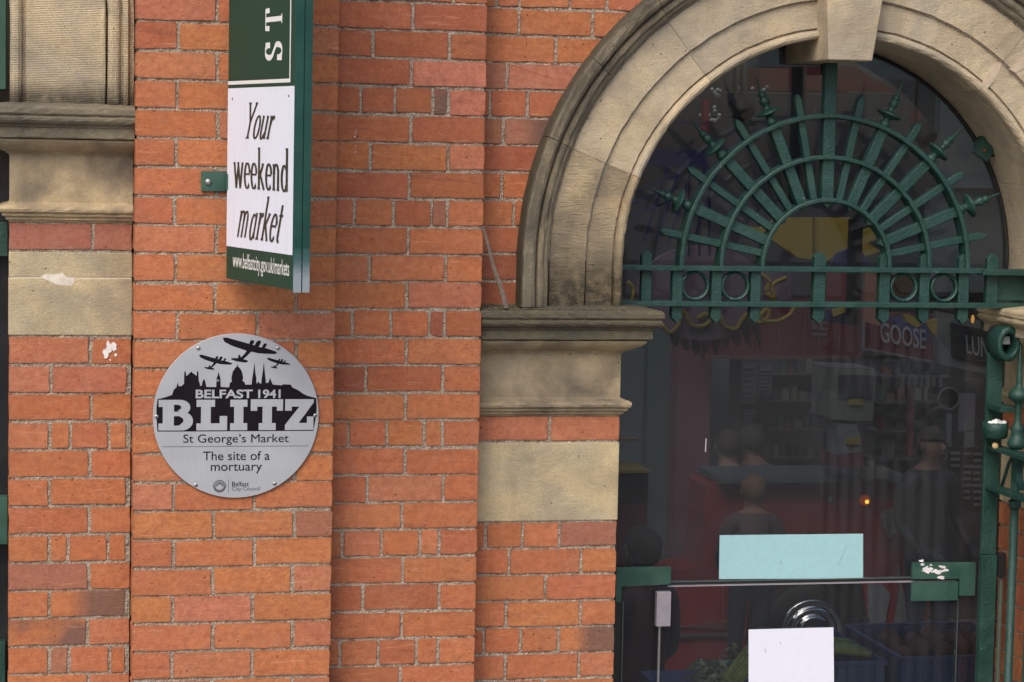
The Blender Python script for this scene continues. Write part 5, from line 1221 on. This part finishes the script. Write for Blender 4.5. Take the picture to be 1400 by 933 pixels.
for pts, lb in (([(1137, 424), (1160, 419), (1162, 425), (1140, 433)], 'short yellow bar on the blue shape above the fascia'), ([(1236, 430), (1244, 430), (1262, 442), (1254, 448), (1238, 440)], 'slanting yellow bar over the word GOOSE'), ([(1266, 440), (1282, 436), (1280, 460), (1272, 452)], 'small yellow flash beside the word GOOSE')):
    tag(ppoly('yellow_shape', pts, 4.66, .03, YL), lb, 'decoration')
jar = tag(ppoly('striped_jar', [(1222, 376), (1250, 374), (1248, 404), (1224, 406)], 3.2, .1, m_plain('amber_strip', (.26, .11, .045), .5)), 'amber striped object seen through the third ring', 'decoration')
# red awning, light bar, blue lattice seen high in the window
aw = tag(ppoly('awning', [(1040, 92), (1168, 90), (1200, 112), (1228, 126), (1040, 124)], 8.5, .3, m_plain('awning_red', (.10, .018, .026), .7)), 'dull red awning high behind the keystone', 'awning')
rk = empty('light_bar', (at(1050, 150, 6.0)[0], 6, 3.5), 'chrome light bar with small round bulbs high in the hall', 'lamp'); rk['_wl'] = tuple(rk.location)
CH = m_plain('dim_chrome', (.20, .21, .21), .35, .5)
for b in ((978, 126, 1130, 128.5), (990, 157, 1012, 164), (1000, 160, 1060, 165), (1160, 126, 1228, 128.5), (1238, 130, 1240, 165), (1186, 160, 1240, 164), (1112, 145, 1116, 156), (978, 127, 981, 160)): pbox('tube', *b, 6.0, .04, CH, rk)
rr = random.Random(31)
for i in range(26):
    x, y = rr.choice([(rr.uniform(960, 1060), rr.uniform(118, 124)), (rr.uniform(972, 984), rr.uniform(120, 165)), (rr.uniform(955, 1010), rr.uniform(155, 166))]); X, Z = at(x, y, 5.95)
    MB().lathe([(.009, -.009), (.012, 0), (.009, .009)], (X, 5.95, Z), (0, -1, 0), 8).build('bulb', m_plain('glass_bead', (.5, .5, .48), .2) if i == 0 else bpy.data.materials['glass_bead'], rk, True)
la = empty('lattice_frame', (at(900, 250, 3.8)[0], 3.8, 3), 'dark blue lattice frame behind the left side of the grille', 'frame'); la['_wl'] = tuple(la.location)
pbox('beam', 870, 204, 968, 228, 3.85, .05, BL, la); pbox('beam', 870, 166, 966, 170, 3.85, .03, BL, la)
for i in range(5): a = 880+i*17; ppoly('bar', [(a, 330), (a+3, 330), (a+36, 228), (a+33, 228)], 3.8, .02, BL, la)
for i in range(6): a = 862+i*4; ppoly('bar', [(862, 262+i*16), (862, 265+i*16), (930, 240+i*16), (930, 237+i*16)] if i < 3 else [(900+i*14, 240), (902+i*14, 240), (902+i*14, 350), (900+i*14, 350)], 3.83, .02, BL, la)
tag(pbox('red_post', 962, 136, 969, 184, 5.5, .05, RD), 'thin dull red post left of the light bar', 'post'); tag(pbox('red_post', 1250, 152, 1258, 188, 5.5, .05, RD), 'thin dull red post right of the light bar', 'post')
tag(pbox('dark_post', 1086, 92, 1100, 285, 3.0, .06, DK), 'black post just left of the middle bar of the grille', 'post'); tag(pbox('dark_post', 1164, 300, 1178, 445, 3.0, .06, DK), 'black post right of the mustard shape', 'post')
for i, (x, y, lb) in enumerate(((1003, 135, 'left'), (1252, 170, 'right'), (1012, 165, 'lower'))):
    X, Z = at(x, y, 3.5); h = empty('spot_lamp', (X, 3.5, Z), 'black spot lamp, %s one of three hanging inside the arch' % lb, 'lamp'); h['_wl'] = tuple(h.location)
    MB().lathe([(.03, 0), (.045, .02), (.05, .10), (.045, .11)], (X, 3.5, Z), (.4, -.6, -.7), 16).build('housing', DK, h, True); MB().tube([(X, 3.5, Z), (X, 3.5, Z+.25)], .008, 8).build('stem', DK, h)
# pale building seen dimly at the upper right: inner wall panel
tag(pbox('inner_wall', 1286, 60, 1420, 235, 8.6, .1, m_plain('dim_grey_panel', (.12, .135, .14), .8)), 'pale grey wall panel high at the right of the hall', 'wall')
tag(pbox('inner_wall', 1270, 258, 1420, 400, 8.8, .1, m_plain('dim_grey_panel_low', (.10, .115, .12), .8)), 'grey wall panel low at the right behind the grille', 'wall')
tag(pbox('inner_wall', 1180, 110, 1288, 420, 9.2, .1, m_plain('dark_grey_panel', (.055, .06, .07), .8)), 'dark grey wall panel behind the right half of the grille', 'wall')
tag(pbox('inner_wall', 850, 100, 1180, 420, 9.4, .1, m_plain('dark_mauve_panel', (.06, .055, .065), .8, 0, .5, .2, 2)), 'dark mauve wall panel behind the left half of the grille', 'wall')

# ------------------------------------------------------------------ strip of the left window
lw = empty('left_window', (-.5, .36, 2.6), 'dark arched window with green ironwork at the far left edge', 'window'); lw['_wl'] = (-.5, .36, 2.6)
MB().box(-1.44, -.019, .36, .37, 0, 4.46).build('window_pane', m_glass('dark_window_glass', (.16, .15, .18), .03), lw)
MB().box(-1.44, -.024, .30, .33, 3.06, 3.16, .002).build('cross_rail', M['green'], lw)
MB().box(-1.44, -.030, .26, .35, 3.55, 4.4, .002).build('corner_fitting', M['green_flat'], lw)
MB().box(-1.44, -.022, .28, .35, 2.20, 2.34, .002).build('corner_fitting', M['green_flat'], lw)
MB().box(-1.44, -.028, .3, .35, 0, 1.9, .002).build('lower_panel', M['green'], lw)
# light tidy-up: drop helper properties
for o in bpy.data.objects:
    if '_wl' in o: del o['_wl']
